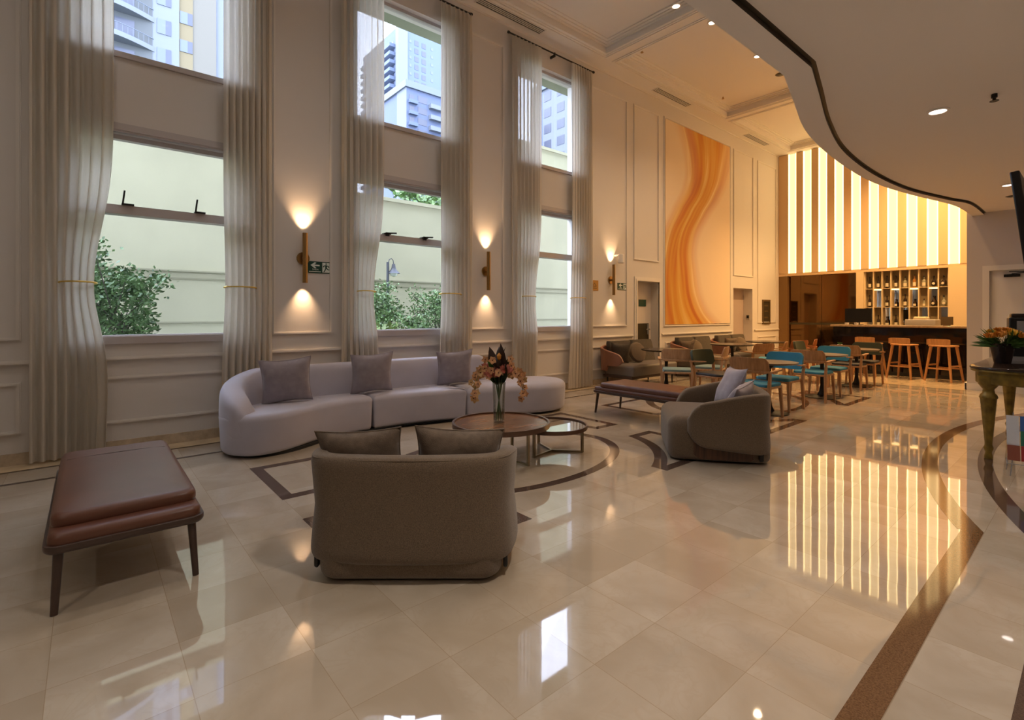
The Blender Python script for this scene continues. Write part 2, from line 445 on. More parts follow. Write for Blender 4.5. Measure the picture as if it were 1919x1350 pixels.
def smooth_closed(pts, per=6):
    """closed Catmull-Rom through pts"""
    out = []; n = len(pts)
    for i in range(n):
        p0, p1, p2, p3 = (Vector(pts[(i + k - 1) % n]) for k in range(4))
        for j in range(per):
            t = j / per
            q = 0.5 * ((2 * p1) + (p2 - p0) * t + (2 * p0 - 5 * p1 + 4 * p2 - p3) * t * t + (3 * p1 - p0 - 3 * p2 + p3) * t ** 3)
            out.append(tuple(q))
    return out
def smooth_open(pts, per=6):
    out = []; n = len(pts)
    for i in range(n - 1):
        p0, p1, p2, p3 = (Vector(pts[min(max(i + k - 1, 0), n - 1)]) for k in range(4))
        for j in range(per):
            t = j / per
            out.append(tuple(0.5 * ((2 * p1) + (p2 - p0) * t + (2 * p0 - 5 * p1 + 4 * p2 - p3) * t * t + (3 * p1 - p0 - 3 * p2 + p3) * t ** 3)))
    out.append(tuple(pts[-1])); return out
def rrect(x0, x1, y0, y1, r, n=6):
    out = []
    for cx, cy, a0 in ((x1 - r, y0 + r, -90), (x1 - r, y1 - r, 0), (x0 + r, y1 - r, 90), (x0 + r, y0 + r, 180)):
        for k in range(n + 1):
            a = math.radians(a0 + 90 * k / n); out.append((cx + r * math.cos(a), cy + r * math.sin(a)))
    return out

def empty(name, loc=(0, 0, 0), rz=0.0):
    o = bpy.data.objects.new(name, None); C.objects.link(o)
    o.empty_display_size = 0.1; o.location = loc; o.rotation_euler = (0, 0, rz); return o
def tag(o, label, cat, group=None, kind=None):
    o['label'] = label; o['category'] = cat
    if group: o['group'] = group
    if kind: o['kind'] = kind
    return o
def struct(o, label, cat='room part'):
    o['kind'] = 'structure'; o['label'] = label; o['category'] = cat; return o
def copy_tree(o, parent=None):
    c = o.copy(); C.objects.link(c)
    if parent is not None: c.parent = parent
    for ch in o.children: copy_tree(ch, c)
    return c
def spot(parent, loc, power, color, size=100, blend=0.8, rad=0.04, rot=(0, 0, 0)):
    d = bpy.data.lights.new('lamp_light', 'SPOT'); d.energy = power; d.color = color
    d.spot_size = math.radians(size); d.spot_blend = blend; d.shadow_soft_size = rad
    o = bpy.data.objects.new('lamp_light', d); C.objects.link(o); o.parent = parent; o.location = loc; o.rotation_euler = rot
    return o

XW = -6.31           # inner face of the window wall
ZC = 6.10            # high ceiling
ZL = 3.12            # low ceiling
YB = 15.85           # slat wall face

# ---------------------------------------------------------------- floor with its inlays
def ellipse(cx, cy, a, b, t0, t1, n):
    return [(cx + a * math.cos(t0 + (t1 - t0) * k / n), cy + b * math.sin(t0 + (t1 - t0) * k / n)) for k in range(n + 1)]
def strip(mb, A, B, z):
    va = [mb.bm.verts.new((x, y, z)) for x, y in A]; vb = [mb.bm.verts.new((x, y, z)) for x, y in B]
    for i in range(len(A) - 1): mb.face([va[i], va[i + 1], vb[i + 1], vb[i]])
def rect(mb, x0, x1, y0, y1, z):
    strip(mb, [(x0, y0), (x0, y1)], [(x1, y0), (x1, y1)], z)

fm = MB()
fm.mi = 0; fm.box(-6.7, 6.0, -5.2, 16.1, -0.12, 0.0)
Z1, Z2 = 0.0006, 0.0012
fm.mi = 1; rect(fm, XW, -6.06, -5.0, 11.85, Z1); rect(fm, XW, -1.6, 11.9, 15.85, Z1)
fm.mi = 2
rect(fm, -6.06, -6.02, -5.0, 11.9, Z2); rect(fm, -5.64, -5.59, -5.0, 11.45, Z2)
rect(fm, -6.06, -1.5, 11.86, 11.90, Z2); rect(fm, -5.64, -1.4, 11.41, 11.45, Z2)
def corner_frame(cx, cy, sx, sy):
    o_c = ellipse(0, 0, 1.20, 1.58, 0, PI / 2, 48); i_c = ellipse(0, 0, 1.33, 1.68, 0, PI / 2, 48)
    X1, Y1, x0, y0, w = 1.20, 1.95, 0.22, 0.79, 0.09
    # clip the concave curve to the corner box
    oc = [p for p in o_c if p[0] >= x0 and p[1] >= y0]
    oc = [(1.20 * math.sqrt(1 - (y0 / 1.58) ** 2), y0)] + oc + [(x0, 1.58 * math.sqrt(1 - (x0 / 1.2) ** 2))]
    ic = [p for p in i_c if p[0] >= x0 + w and p[0] <= X1 - w]
    ic = [(X1 - w, 1.68 * math.sqrt(1 - ((X1 - w) / 1.33) ** 2))] + ic + [(x0 + w, 1.68 * math.sqrt(1 - ((x0 + w) / 1.33) ** 2))]
    def T(p): return (cx + sx * p[0], cy + sy * p[1])
    n = 24
    def resample(c):
        L = [0]
        for a, b in zip(c, c[1:]): L.append(L[-1] + math.dist(a, b))
        out = []
        for k in range(n + 1):
            t = L[-1] * k / n; i = max(j for j in range(len(L)) if L[j] <= t + 1e-9); i = min(i, len(c) - 2)
            f = (t - L[i]) / max(1e-9, L[i + 1] - L[i]); out.append((c[i][0] + (c[i + 1][0] - c[i][0]) * f, c[i][1] + (c[i + 1][1] - c[i][1]) * f))
        return out
    oc, ic = resample(oc), resample(ic)
    strip(fm, [T(p) for p in oc], [T(p) for p in ic], Z1)
    outer = [oc[0], (X1, y0), (X1, Y1), (x0, Y1), oc[-1]]
    inner = [ic[0], ic[0], (X1 - w, Y1 - w), (x0 + w, Y1 - w), ic[-1]]
    strip(fm, [T(p) for p in outer], [T(p) for p in inner], Z1)
for cy in (3.03, 7.78):
    for sx in (-1, 1):
        for sy in (-1, 1): corner_frame(-3.64, cy, sx, sy)
    strip(fm, ellipse(-3.64, cy, 0.84, 1.29, 0, 2 * PI, 96), ellipse(-3.64, cy, 0.755, 1.185, 0, 2 * PI, 96), Z1)
fm.mi = 3
def bulge(xe, ye, xm, ym, n=40):        # arc through (xe, ye) bulging to xm at ym
    h = ym - ye; sg = xe - xm; R = (h * h + sg * sg) / (2 * sg); out = []
    for k in range(n + 1):
        y = ye + 2 * h * k / n; out.append((xm + R - math.sqrt(R * R - (y - ym) ** 2), y))
    return out
strip(fm, bulge(-0.60, 4.18, -1.19, 7.12), bulge(-0.48, 4.23, -1.08, 7.12), Z1)
rect(fm, -0.58, -0.48, -5.0, 4.23, Z2); rect(fm, -0.58, -0.48, 9.98, 12.1, Z2)
fm.mi = 2
strip(fm, bulge(-0.20, 4.10, -0.80, 7.12), bulge(-0.08, 4.15, -0.70, 7.12), Z1)
rect(fm, -0.20, -0.10, -5.0, 4.13, Z2)
struct(fm.build('floor', ['polished_marble', 'warm_marble', 'dark_inlay', 'brown_inlay'], smooth=0),
       'polished cream marble floor with dark inlaid ovals and lines', 'floor')

# ---------------------------------------------------------------- walls
WIN = [(-0.12, 1.36), (2.68, 4.16), (5.48, 6.98)]
DOORS = [(8.75, 9.55), (12.98, 14.10)]
ZW = (1.10, 3.16, 3.93, 5.66)
def wall_with_holes(x0, x1, ya, yb, z1, holes):
    mb = MB(); ys = sorted({ya, yb, *[h[0] for h in holes], *[h[1] for h in holes]})
    for a, b in zip(ys, ys[1:]):
        hs = sorted([(h[2], h[3]) for h in holes if h[0] <= a + 1e-6 and h[1] >= b - 1e-6]); z = 0.0
        for h0, h1 in hs:
            if h0 > z: mb.box(x0, x1, a, b, z, h0)
            z = h1
        if z < z1: mb.box(x0, x1, a, b, z, z1)
    return mb
holes = []
for a, b in WIN: holes += [(a, b, ZW[0], ZW[1]), (a, b, ZW[2], ZW[3])]
for a, b in DOORS: holes.append((a, b, 0, 2.06))
struct(wall_with_holes(XW - 0.30, XW, -5.2, 16.1, 6.35, holes).build('wall_left', 'wall_paint', smooth=0),
       'tall cream panelled wall holding the three windows', 'wall')
mb = MB(); mb.box(XW - .3, XW + 3, -12, 24, 6.5, 13)  # unseen mass added overhead so the garden wall gets less, more even skylight
struct(mb.build('wall_upper_sky_block', 'outer_fascia', smooth=0), 'unseen upper storeys added to block sky light from the garden wall', 'wall')
mb = MB(); mb.box(XW, -1.5, YB + 0.2, YB + 0.35, 0, 6.35)
struct(mb.build('wall_back', 'shelf_cream', smooth=0), 'back wall behind the lit vertical stripes', 'wall')
mb = MB(); mb.box(-6.7, 6.2, -5.35, -5.2, 0, 6.35)
struct(mb.build('wall_front', 'wall_paint', smooth=0), 'plain cream wall behind the viewer', 'wall')
mb = MB(); mb.box(6.0, 6.15, -5.2, 12.3, 0, 3.4)
struct(mb.build('wall_right', 'wall_paint', smooth=0), 'plain cream wall on the reception side', 'wall')
# grey wall with the staff door, and its return beside the bar
D3 = (-1.30, -0.40)
mb = MB()
mb.box(-1.60, D3[0], 12.10, 12.30, 0, 3.6); mb.box(D3[1], 6.1, 12.10, 12.30, 0, 3.6); mb.box(D3[0], D3[1], 12.10, 12.30, 2.12, 3.6)
mb.box(-1.60, -1.45, 12.30, 16.1, 0, 6.35); mb.box(-1.60, -1.45, 12.10, 12.30, 3.6, 6.35)
struct(mb.build('wall_bar_side', 'grey_wall_paint', smooth=0), 'grey wall with the white staff door right of the bar', 'wall')

# high ceiling with three recessed coffers
COF = [(-4.6, 7.19), (7.62, 11.70), (12.12, 15.46)]
CX0, CX1 = -5.84, -2.0
mb = MB(); ys = [-5.2]
for a, b in COF: ys += [a, b]
ys.append(16.1)
mb.box(XW - 0.3, CX0, -5.2, 16.1, ZC, 6.5); mb.box(CX1, -1.2, -5.2, 16.1, ZC, 6.5)
for i in range(0, len(ys), 2): mb.box(CX0, CX1, ys[i], ys[i + 1], ZC, 6.5)
for a, b in COF: mb.box(CX0, CX1, a, b, 6.26, 6.5)
struct(mb.build('ceiling', 'ceiling_paint', smooth=0), 'high white ceiling with three recessed coffers', 'ceiling')
for k, (a, b) in enumerate(COF):
    mb = MB()
    for d, z0, z1 in ((0.0, 6.205, 6.26), (0.05, 6.225, 6.26), (0.10, 6.242, 6.26)):
        e = d + 0.05
        mb.box(CX0 + d, CX0 + e, a + d, b - d, z0, z1); mb.box(CX1 - e, CX1 - d, a + d, b - d, z0, z1)
        mb.box(CX0 + e, CX1 - e, a + d, a + e, z0, z1); mb.box(CX0 + e, CX1 - e, b - e, b - d, z0, z1)
    # flat bead round the opening on the ceiling's underside
    for d in (0.05, 0.10):
        mb.box(CX0 - d - 0.02, CX0 - d, a - d, b + d, ZC - 0.012, ZC); mb.box(CX0 - d - 0.02, CX1 + d, a - d - 0.02, a - d, ZC - 0.012, ZC)
        mb.box(CX0 - d - 0.02, CX1 + d, b + d, b + d + 0.02, ZC - 0.012, ZC)
    struct(mb.build('trim_%d' % (k + 1), 'ceiling_paint', smooth=0), ['crown moulding of the nearest ceiling coffer', 'crown moulding of the middle ceiling coffer', 'crown moulding of the coffer nearest the bar'][k], 'moulding')

# low ceiling with its curved edge band
EDGE_O = [(-1.52, -5.2), (-1.53, 2.5), (-1.53, 3.90)] + smooth_open([(-1.53, 3.93), (-1.66, 4.45), (-1.87, 5.36), (-1.985, 6.58), (-2.0, 7.94), (-1.86, 9.14), (-1.60, 10.5), (-1.54, 11.2), (-1.53, 12.10)], 10)
EDGE_I = [(-1.36, -5.2), (-1.355, 2.5), (-1.353, 3.93)] + smooth_open([(-1.355, 3.96), (-1.47, 4.45), (-1.67, 5.30), (-1.83, 6.3), (-1.88, 7.6), (-1.80, 8.9), (-1.56, 10.1), (-1.39, 10.8), (-1.37, 12.10)], 10)
mb = MB(); n = len(EDGE_O)
def ribbon(mb, A, B, za, zb):
    va = [mb.bm.verts.new((p[0], p[1], za)) for p in A]; vb = [mb.bm.verts.new((p[0], p[1], zb)) for p in B]
    for i in range(len(A) - 1): mb.face([va[i], va[i + 1], vb[i + 1], vb[i]])
mb.mi = 0
ribbon(mb, EDGE_O, EDGE_I, ZL, ZL)
ribbon(mb, EDGE_O, EDGE_O, ZL, 6.10)
mb.mi = 1
ribbon(mb, EDGE_I, EDGE_I, ZL, ZL + 0.035)
EDGE_J = [(p[0] + 0.028, p[1]) for p in EDGE_I]
ribbon(mb, EDGE_I, EDGE_J, ZL + 0.035, ZL + 0.035)
mb.mi = 2
FAR = [(6.1, p[1]) for p in EDGE_I]
ribbon(mb, EDGE_J, FAR, ZL + 0.035, ZL + 0.035)
ribbon(mb, EDGE_O, FAR, ZL + 0.14, ZL + 0.14)
struct(mb.build('ceiling_low', ['low_ceiling_paint', 'bronze_strip', 'low_ceiling_paint'], smooth=0),
       'lower grey ceiling with a curved dark-lined edge', 'ceiling')

# mouldings of the window wall: picture frames, rails
def frame_mb(y0, y1, z0, z1, w=0.035, d=0.022, x=XW):
    mb = MB()
    for a, b, dd in ((0, w, d * 0.55), (w * 0.28, w * 0.72, d)):
        mb.box(x, x + dd, y0 + a, y0 + b, z0 + b, z1 - b); mb.box(x, x + dd, y1 - b, y1 - a, z0 + b, z1 - b)
        mb.box(x, x + dd, y0 + a, y1 - a, z0 + a, z0 + b); mb.box(x, x + dd, y0 + a, y1 - a, z1 - b, z1 - a)
    return mb
tn = 4
PAN = [(-2.6, -0.46, 'left of the first window'), (1.65, 2.36, 'between the first and second windows'), (4.48, 5.16, 'between the second and third windows'), (7.28, 8.42, 'right of the third window'),
       ]
for y0, y1, w in PAN:
    struct(frame_mb(y0, y1, 1.11, 5.72).build('trim_%d' % tn, 'trim_paint', smooth=0), 'tall moulded frame on the wall ' + w, 'moulding'); tn += 1
    struct(frame_mb(y0, y1, 0.27, 0.74).build('trim_%d' % tn, 'trim_paint', smooth=0), 'low moulded frame on the dado ' + w, 'moulding'); tn += 1
for (a, b), w in zip(WIN, ('first', 'second', 'third')):
    struct(frame_mb(a, b, 0.27, 0.74).build('trim_%d' % tn, 'trim_paint', smooth=0), 'low moulded frame on the dado under the %s window' % w, 'moulding'); tn += 1
for y0, y1, z0, z1, w in ((8.64, 9.55, 2.49, 5.73, 'tall moulded frame above the first wall door'), (9.74, 12.80, 1.08, 5.76, 'raised frame moulding round the orange painting'),
                          (12.97, 14.12, 2.38, 5.73, 'tall moulded frame above the far doorway'), (14.39, 15.62, 1.11, 5.70, 'tall moulded frame beside the stripe wall'),
                          (9.80, 12.75, 0.27, 0.74, 'low moulded frame on the dado under the painting'), (14.39, 15.62, 0.27, 0.74, 'low moulded frame on the dado beside the bar')):
    struct(frame_mb(y0, y1, z0, z1).build('trim_%d' % tn, 'trim_paint', smooth=0), w, 'moulding'); tn += 1
for y0, y1, w in ((-5.2, 8.62, 'long chair rail under the three windows'), (9.66, 12.88, 'chair rail under the orange painting'), (14.2, YB - 0.05, 'chair rail beside the bar')):
    mb = MB(); mb.box(XW, XW + 0.02, y0, y1, 0.895, 0.935); mb.box(XW, XW + 0.032, y0, y1, 0.905, 0.925)
    struct(mb.build('trim_%d' % tn, 'trim_paint', smooth=0), w, 'moulding'); tn += 1
for y0, y1, w in ((-5.2, 8.62, 'left'), (9.66, 12.88, 'middle'), (14.2, YB - 0.05, 'far')):
    mb = MB(); mb.box(XW, XW + 0.018, y0, y1, 0.0, 0.105)
    struct(mb.build('baseboard_%s' % w, 'skirting_marble', smooth=0), 'brown marble skirting along the window wall, %s stretch' % w, 'skirting')
mb = MB(); mb.box(-1.62, D3[0] - 0.09, 12.07, 12.10, 0, 0.12); mb.box(D3[1] + 0.09, 6.0, 12.07, 12.10, 0, 0.12)
mb.box(-1.63, -1.60, 12.07, 13.6, 0, 0.12)
struct(mb.build('baseboard_right', 'white_paint', smooth=0), 'pale skirting of the grey wall', 'skirting')
mb = MB(); mb.box(XW, XW + 0.02, -5.2, 16.0, ZC - 0.03, ZC)
struct(mb.build('trim_%d' % tn, 'trim_paint', smooth=0), 'thin shadow-gap bead where wall meets high ceiling', 'moulding'); tn += 1

# windows ---------------------------------------------------------
def window(idx, a, b, latches):
    x0, x1 = XW - 0.16, XW - 0.08
    W = empty('window_%d' % idx, (0, 0, 0)); struct(W, ['first', 'second', 'third'][idx - 1] + ' tall window, %s' % ['nearest the viewer with a shrub outside', 'with the garden lamp outside', 'the narrowest in view, beside the far sconce'][idx - 1], 'window')
    mb = MB(); f = 0.045
    for z0, z1 in ((ZW[0], ZW[1]), (ZW[2], ZW[3])):
        mb.box(x0, x1, a, a + f, z0, z1); mb.box(x0, x1, b - f, b, z0, z1)
        mb.box(x0, x1, a, b, z0, z0 + f); mb.box(x0, x1, a, b, z1 - f, z1)
    mb.box(x0 - 0.01, XW + 0.01, a, b, ZW[0] - 0.01, ZW[0] + 0.015)
    mb.build('window_frame', 'window_metal', W, smooth=0)
    mb = MB(); mb.box(XW - 0.02, XW + 0.025, a - 0.03, b + 0.03, 1.06, 1.135); mb.build('window_sill', 'window_metal', W, smooth=0)
    mb = MB(); mb.box(x0, x1 + 0.06, a + f, b - f, 2.355, 2.445); mb.build('transom', 'window_metal', W, smooth=0)
    mb = MB(); mb.box(XW - 0.02, XW + 0.018, a - 0.02, b + 0.02, 3.16, 3.25); mb.box(XW - 0.02, XW + 0.028, a - 0.02, b + 0.02, 3.18, 3.205)
    mb.box(XW - 0.02, XW + 0.03, a - 0.02, b + 0.02, 3.90, 3.955); mb.build('spandrel_rail', 'window_metal', W, smooth=0)
    for z0, z1 in ((ZW[0] + f, 2.355), (2.445, ZW[1] - f), (ZW[2] + f, ZW[3] - f)):
        mb = MB(); mb.box(x0 + 0.03, x0 + 0.036, a + f, b - f, z0, z1); mb.build('pane', 'pane_glass', W, smooth=0)
    if latches:
        for t, kind in latches:
            mb = MB(); xx = x1 + 0.075; z = 2.46
            mb.box(x1 + 0.02, xx + 0.02, t - 0.055, t + 0.045, 2.445, z)
            if kind == 'up': mb.bar((xx, t - 0.045, z), (xx, t - 0.03, z + 0.13), 0.016, 0.016)
            else: mb.bar((xx, t - 0.01, z), (xx + 0.01, t + 0.13, z + 0.012), 0.018, 0.02); mb.box(xx, xx + 0.02, t - 0.03, t + 0.02, 2.42, 2.47)
            mb.build('latch', 'black_metal', W)
window(1, *WIN[0], [(0.31, 'up'), (0.93, 'up')])
window(2, *WIN[1], [(3.12, 'flat'), (3.70, 'flat')])
window(3, *WIN[2], None)
for k, (a, b) in enumerate(WIN):
    mb = MB(); mb.cyl((XW + 0.10, a - 0.28, 5.915), (XW + 0.10, b + 0.27, 5.915), 0.013, n=10)
    mb.cyl((XW + 0.10, a - 0.31, 5.915), (XW + 0.10, a - 0.28, 5.915), 0.022, n=10); mb.cyl((XW + 0.10, b + 0.27, 5.915), (XW + 0.10, b + 0.30, 5.915), 0.022, n=10)
    R = tag(mb.build('curtain_rod', 'black_metal'), 'dark curtain rod over the ' + ['nearest window', 'middle window', 'farthest window'][k], 'curtain rod', 'curtain rods over the windows')
    mb = MB(); mb.box(XW, XW + 0.115, (a + b) / 2 - 0.012, (a + b) / 2 + 0.012, 5.86, 5.90); mb.cyl((XW + 0.10, (a + b) / 2, 5.90), (XW + 0.10, (a + b) / 2, 5.93), 0.02, n=8)
    mb.build('rod_bracket', 'black_metal', R)

# curtains --------------------------------------------------------
def curtain(ya, yb, side, tie_shift, bot_shift, seed, label):
    """ya: wall-side edge, yb: window-side edge; side +1 when the window lies towards +y"""
    rnd = random.Random(seed)
    nu, nv = 120, 50; zt, zb = 5.90, 0.02; w = abs(yb - ya)
    ph = [rnd.uniform(0, 6.28) for _ in range(4)]; tie = 1.65
    def gather(z):
        g = math.exp(-((z - tie) / 0.75) ** 2) if z > tie else math.exp(-((z - tie) / 0.55) ** 2)
        return g
    mb = MB(); rows = []
    for j in range(nv + 1):
        z = zb + (zt - zb) * j / nv; g = gather(z); row = []
        for i in range(nu + 1):
            u = i / nu
            below = max(0, min(1, (tie - z) / 1.5))
            shift = tie_shift * g + bot_shift * below
            # the window-side 60% is pulled towards the wall side
            uu = u
            y = ya + side * (w * uu + shift * min(1, max(0, (uu - 0.30) / 0.70)) * -1)
            fold = 0.030 * math.sin(2 * PI * (7.5 * uu + 0.25 * math.sin(3 * uu + ph[0])) + ph[1] + 0.25 * math.sin(z * 0.7 + ph[2]))
            fold += 0.012 * math.sin(2 * PI * 15 * uu + ph[3] + z * 0.2)
            head = 1.0 if z < 5.7 else 0.55 + 0.45 * (5.9 - z) / 0.2
            x = XW + 0.105 + fold * head * (1 - 0.45 * g)
            row.append(mb.bm.verts.new((x, y + side * 0.012 * math.sin(2 * PI * 7.5 * uu + ph[0]), z)))
        rows.append(row)
    for A, B in zip(rows, rows[1:]):
        for i in range(nu): mb.face([A[i], A[i + 1], B[i + 1], B[i]])
    o = mb.build('curtain', 'sheer_linen', smooth=180)
    tag(o, label, 'curtain', 'sheer curtains at the windows')
    # brass tie round the window-side half
    ye = ya + side * (w - tie_shift); y0 = ya + side * w * 0.36
    ts = MB(); ring = []
    cx, cy, rx, ry = XW + 0.105, (ye + y0) / 2, 0.052, abs(ye - y0) / 2 + 0.015
    pts = [(cx + rx * math.cos(t), cy + ry * math.sin(t), tie + 0.01 * math.cos(t)) for t in [2 * PI * k / 28 for k in range(29)]]
    ts.tube(pts, 0.008, 8)
    ts.tube([(XW, y0 - side * 0.0, tie), (XW + 0.04, y0, tie)], 0.007, 8)
    ts.build('tie_back', 'gold_tie', o)
curtain(-0.41, 0.20, 1, 0.15, 0.06, 1, 'sheer cream curtain left of the nearest window, leftmost in the photo')
curtain(1.62, 1.13, -1, 0.02, -0.02, 2, 'sheer cream curtain right of the nearest window')
curtain(2.44, 3.03, 1, 0.15, 0.12, 3, 'sheer cream curtain left of the middle window')
curtain(4.45, 3.89, -1, 0.0, -0.05, 4, 'sheer cream curtain right of the middle window')
curtain(5.27, 5.89, 1, 0.13, 0.13, 5, 'sheer cream curtain left of the farthest window')
curtain(7.23, 6.68, -1, -0.03, -0.10, 6, 'sheer cream curtain right of the farthest window')

# doors ---------------------------------------------------------------
def casing(y0, y1, z1):
    mb = MB()
    for w, d in ((0.085, 0.018), (0.04, 0.028)):
        mb.box(XW, XW + d, y0 - w, y0, 0, z1); mb.box(XW, XW + d, y1, y1 + w, 0, z1); mb.box(XW, XW + d, y0 - w, y1 + w, z1, z1 + w)
    return mb
D = empty('door_1'); struct(D, 'cream wall door with dark kick plate beside the painting', 'door')
casing(8.75, 9.55, 2.06).build('door_casing', 'trim_paint', D, smooth=0)
mb = MB(); mb.box(XW - 0.25, XW - 0.20, 8.75, 9.55, 0, 2.06); mb.build('door_leaf', 'door_paint', D, smooth=0)
mb = MB(); mb.box(XW - 0.20, XW - 0.19, 8.78, 9.46, 0.10, 1.16); mb.build('kick_plate', 'kick_plate', D, smooth=0)
mb = MB(); mb.cyl((XW - 0.19, 9.42, 1.03), (XW - 0.14, 9.42, 1.03), 0.016); mb.bar((XW - 0.14, 9.43, 1.03), (XW - 0.14, 9.30, 1.03), 0.018, 0.022)
mb.box(XW - 0.19, XW - 0.175, 9.39, 9.45, 0.92, 1.14); mb.build('door_handle', 'machine_silver', D)
mb = MB(); mb.box(XW - 0.2, XW - 0.19, 9.10, 9.36, 1.53, 1.68); sg = mb.build('sign_plate', 'sign_green', D, smooth=0)
D = empty('door_2'); struct(D, 'open cream doorway right of the painting', 'door')
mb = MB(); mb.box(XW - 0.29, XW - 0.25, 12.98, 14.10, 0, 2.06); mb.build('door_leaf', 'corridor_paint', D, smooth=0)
mb = MB(); mb.box(XW - 0.25, XW, 14.09, 14.10, 0, 2.06); mb.build('door_jamb', 'wall_paint', D, smooth=0)
D = empty('door_3'); struct(D, 'white staff door in the grey wall', 'door')
mb = MB()
for w, d in ((0.09, 0.02), (0.05, 0.035)):
    mb.box(D3[0] - w, D3[0], 12.10 - d, 12.10, 0, 2.12 + w); mb.box(D3[1], D3[1] + w, 12.10 - d, 12.10, 0, 2.12 + w); mb.box(D3[0], D3[1], 12.10 - d, 12.10, 2.12, 2.12 + w)
mb.build('door_casing', 'white_paint', D, smooth=0)
mb = MB(); mb.box(D3[0], D3[1], 12.13, 12.17, 0, 2.12); mb.build('door_leaf', 'white_paint', D, smooth=0)
mb = MB(); mb.box(-1.12, -0.92, 12.08, 12.13, 2.00, 2.045); mb.bar((-1.02, 12.09, 2.05), (-0.78, 12.02, 2.075), 0.02, 0.014); mb.bar((-0.78, 12.02, 2.075), (-1.05, 12.06, 2.09), 0.02, 0.014)
mb.build('door_closer', 'black_metal', D, smooth=0)
# thermostat-like keypad on the doorway reveal
mb = MB(); mb.box(XW - 0.16, XW - 0.07, 14.06, 14.09, 1.20, 1.34); K = mb.build('keypad', 'plastic_grey', smooth=0)
tag(K, 'small grey keypad on the doorway reveal beside the painting', 'keypad')
mb = MB(); mb.box(XW - 0.145, XW - 0.085, 14.052, 14.06, 1.25, 1.33); mb.build('keypad_screen', 'black_metal', K, smooth=0)

# signs on the window wall ------------------------------------------------------
def sign_text(txt, size, mat, parent, loc, rot=(PI / 2, 0, PI / 2)):
    cu = bpy.data.curves.new('lettering', 'FONT'); cu.body = txt; cu.size = size; cu.extrude = 0.0008; cu.align_x = 'CENTER'; cu.align_y = 'CENTER'
    cu.materials.append(MAT[mat])
    tmp = bpy.data.objects.new('lettering', cu); me = bpy.data.meshes.new_from_object(tmp)
    o = bpy.data.objects.new('lettering', me); bpy.data.objects.remove(tmp); C.objects.link(o); o.parent = parent; o.location = loc; o.rotation_euler = rot
    return o
def exit_sign(y0, y1, z0, z1, label):
    s = (y1 - y0) / 0.30
    S = empty('exit_sign', (XW, (y0 + y1) / 2, (z0 + z1) / 2)); tag(S, label, 'sign', 'green exit signs on the window wall')
    w, h = (y1 - y0), (z1 - z0)
    mb = MB(); mb.box(0, 0.006, -w / 2, w / 2, -h / 2, h / 2); mb.build('sign_plate', 'sign_green', S, smooth=0)
    def poly(pts, t=0.0075):
        mb = MB(); A = [mb.bm.verts.new((0.006, a * w, b * h)) for a, b in pts]; B = [mb.bm.verts.new((t, a * w, b * h)) for a, b in pts]
        for i in range(len(pts)): mb.face([A[i], A[(i + 1) % len(pts)], B[(i + 1) % len(pts)], B[i]])
        mb.face(B); return mb
    mb = poly([(-.37, .17), (-.20, .42), (-.13, .38), (-.22, .22), (0.0, .22), (0.0, .10), (-.22, .10), (-.13, -.06), (-.20, -.10)])
    mb.build('arrow', 'sign_white', S, smooth=0)
    mb = poly([(.11, -.42), (.41, -.42), (.41, .42), (.11, .42)]); mb.build('pictogram_field', 'sign_white', S, smooth=0)
    mb = MB()
    def limb(a, b, r=0.011):
        mb.bar((0.0085, a[0] * w, a[1] * h), (0.0085, b[0] * w, b[1] * h), r * s, 0.002, up=(1, 0, 0))
    limb((.27, .22), (.26, -.02), .02); limb((.26, .0), (.34, -.16)); limb((.34, -.16), (.40, -.18)); limb((.26, -.02), (.22, -.22)); limb((.22, -.22), (.17, -.38))
    limb((.27, .18), (.36, .12)); limb((.36, .12), (.385, .02)); limb((.27, .18), (.19, .16)); limb((.19, .16), (.145, .05))
    mb.cyl((0.0075, .265 * w, .32 * h), (0.0095, .265 * w, .32 * h), 0.009 * s, n=12)
    mb.build('running_figure', 'sign_green', S, smooth=0)
    sign_text('SAÍDA', 0.028 * s, 'sign_white', S, (0.0068, -.17 * w, -.20 * h))
    mb = MB(); mb.box(.006, .0072, -.43 * w, .05 * w, -.40 * h, -.34 * h); mb.build('caption_line', 'sign_white', S, smooth=0)
exit_sign(2.05, 2.35, 1.865, 2.01, 'green exit sign right of the nearest wall sconce')
exit_sign(8.11, 8.42, 1.85, 1.99, 'green exit sign right of the farthest sconce')
S = empty('notice_plate', (XW, 7.405, 1.91)); tag(S, 'small brass notice plate beside the farthest curtain', 'sign')
mb = MB(); mb.box(0, 0.006, -0.115, 0.115, -0.10, 0.10); mb.build('plate', 'sign_brass', S, smooth=0)
mb = MB(); mb.bar((0.007, -0.05, -0.01), (0.007, 0.0, 0.05), 0.012, 0.002, up=(1, 0, 0)); mb.bar((0.007, 0.0, 0.05), (0.007, 0.05, -0.01), 0.012, 0.002, up=(1, 0, 0)); mb.bar((0.007, -0.055, -0.015), (0.007, 0.055, -0.015), 0.012, 0.002, up=(1, 0, 0))
mb.box(0.006, 0.0075, -0.07, 0.07, -0.06, -0.045); mb.build('symbol', 'menu_frame', S, smooth=0)
S = empty('menu_board', (XW, 14.94, 1.43)); tag(S, 'dark framed menu board on the wall next to the bar', 'menu')
mb = MB()
mb.box(0, .03, -.25, -.20, -.35, .35); mb.box(0, .03, .20, .25, -.35, .35); mb.box(0, .03, -.2, .2, .30, .35); mb.box(0, .03, -.2, .2, -.35, -.30); mb.build('frame', 'menu_frame', S, smooth=0)
mb = MB(); mb.box(0, .012, -.2, .2, -.30, .30); mb.build('board', 'menu_board', S, smooth=0)
for z in (.18, .02, -.16):
    mb = MB(); mb.box(.012, .0135, -.12, .12, z - .02, z + .02); mb.build('text_line', 'menu_frame', S, smooth=0)
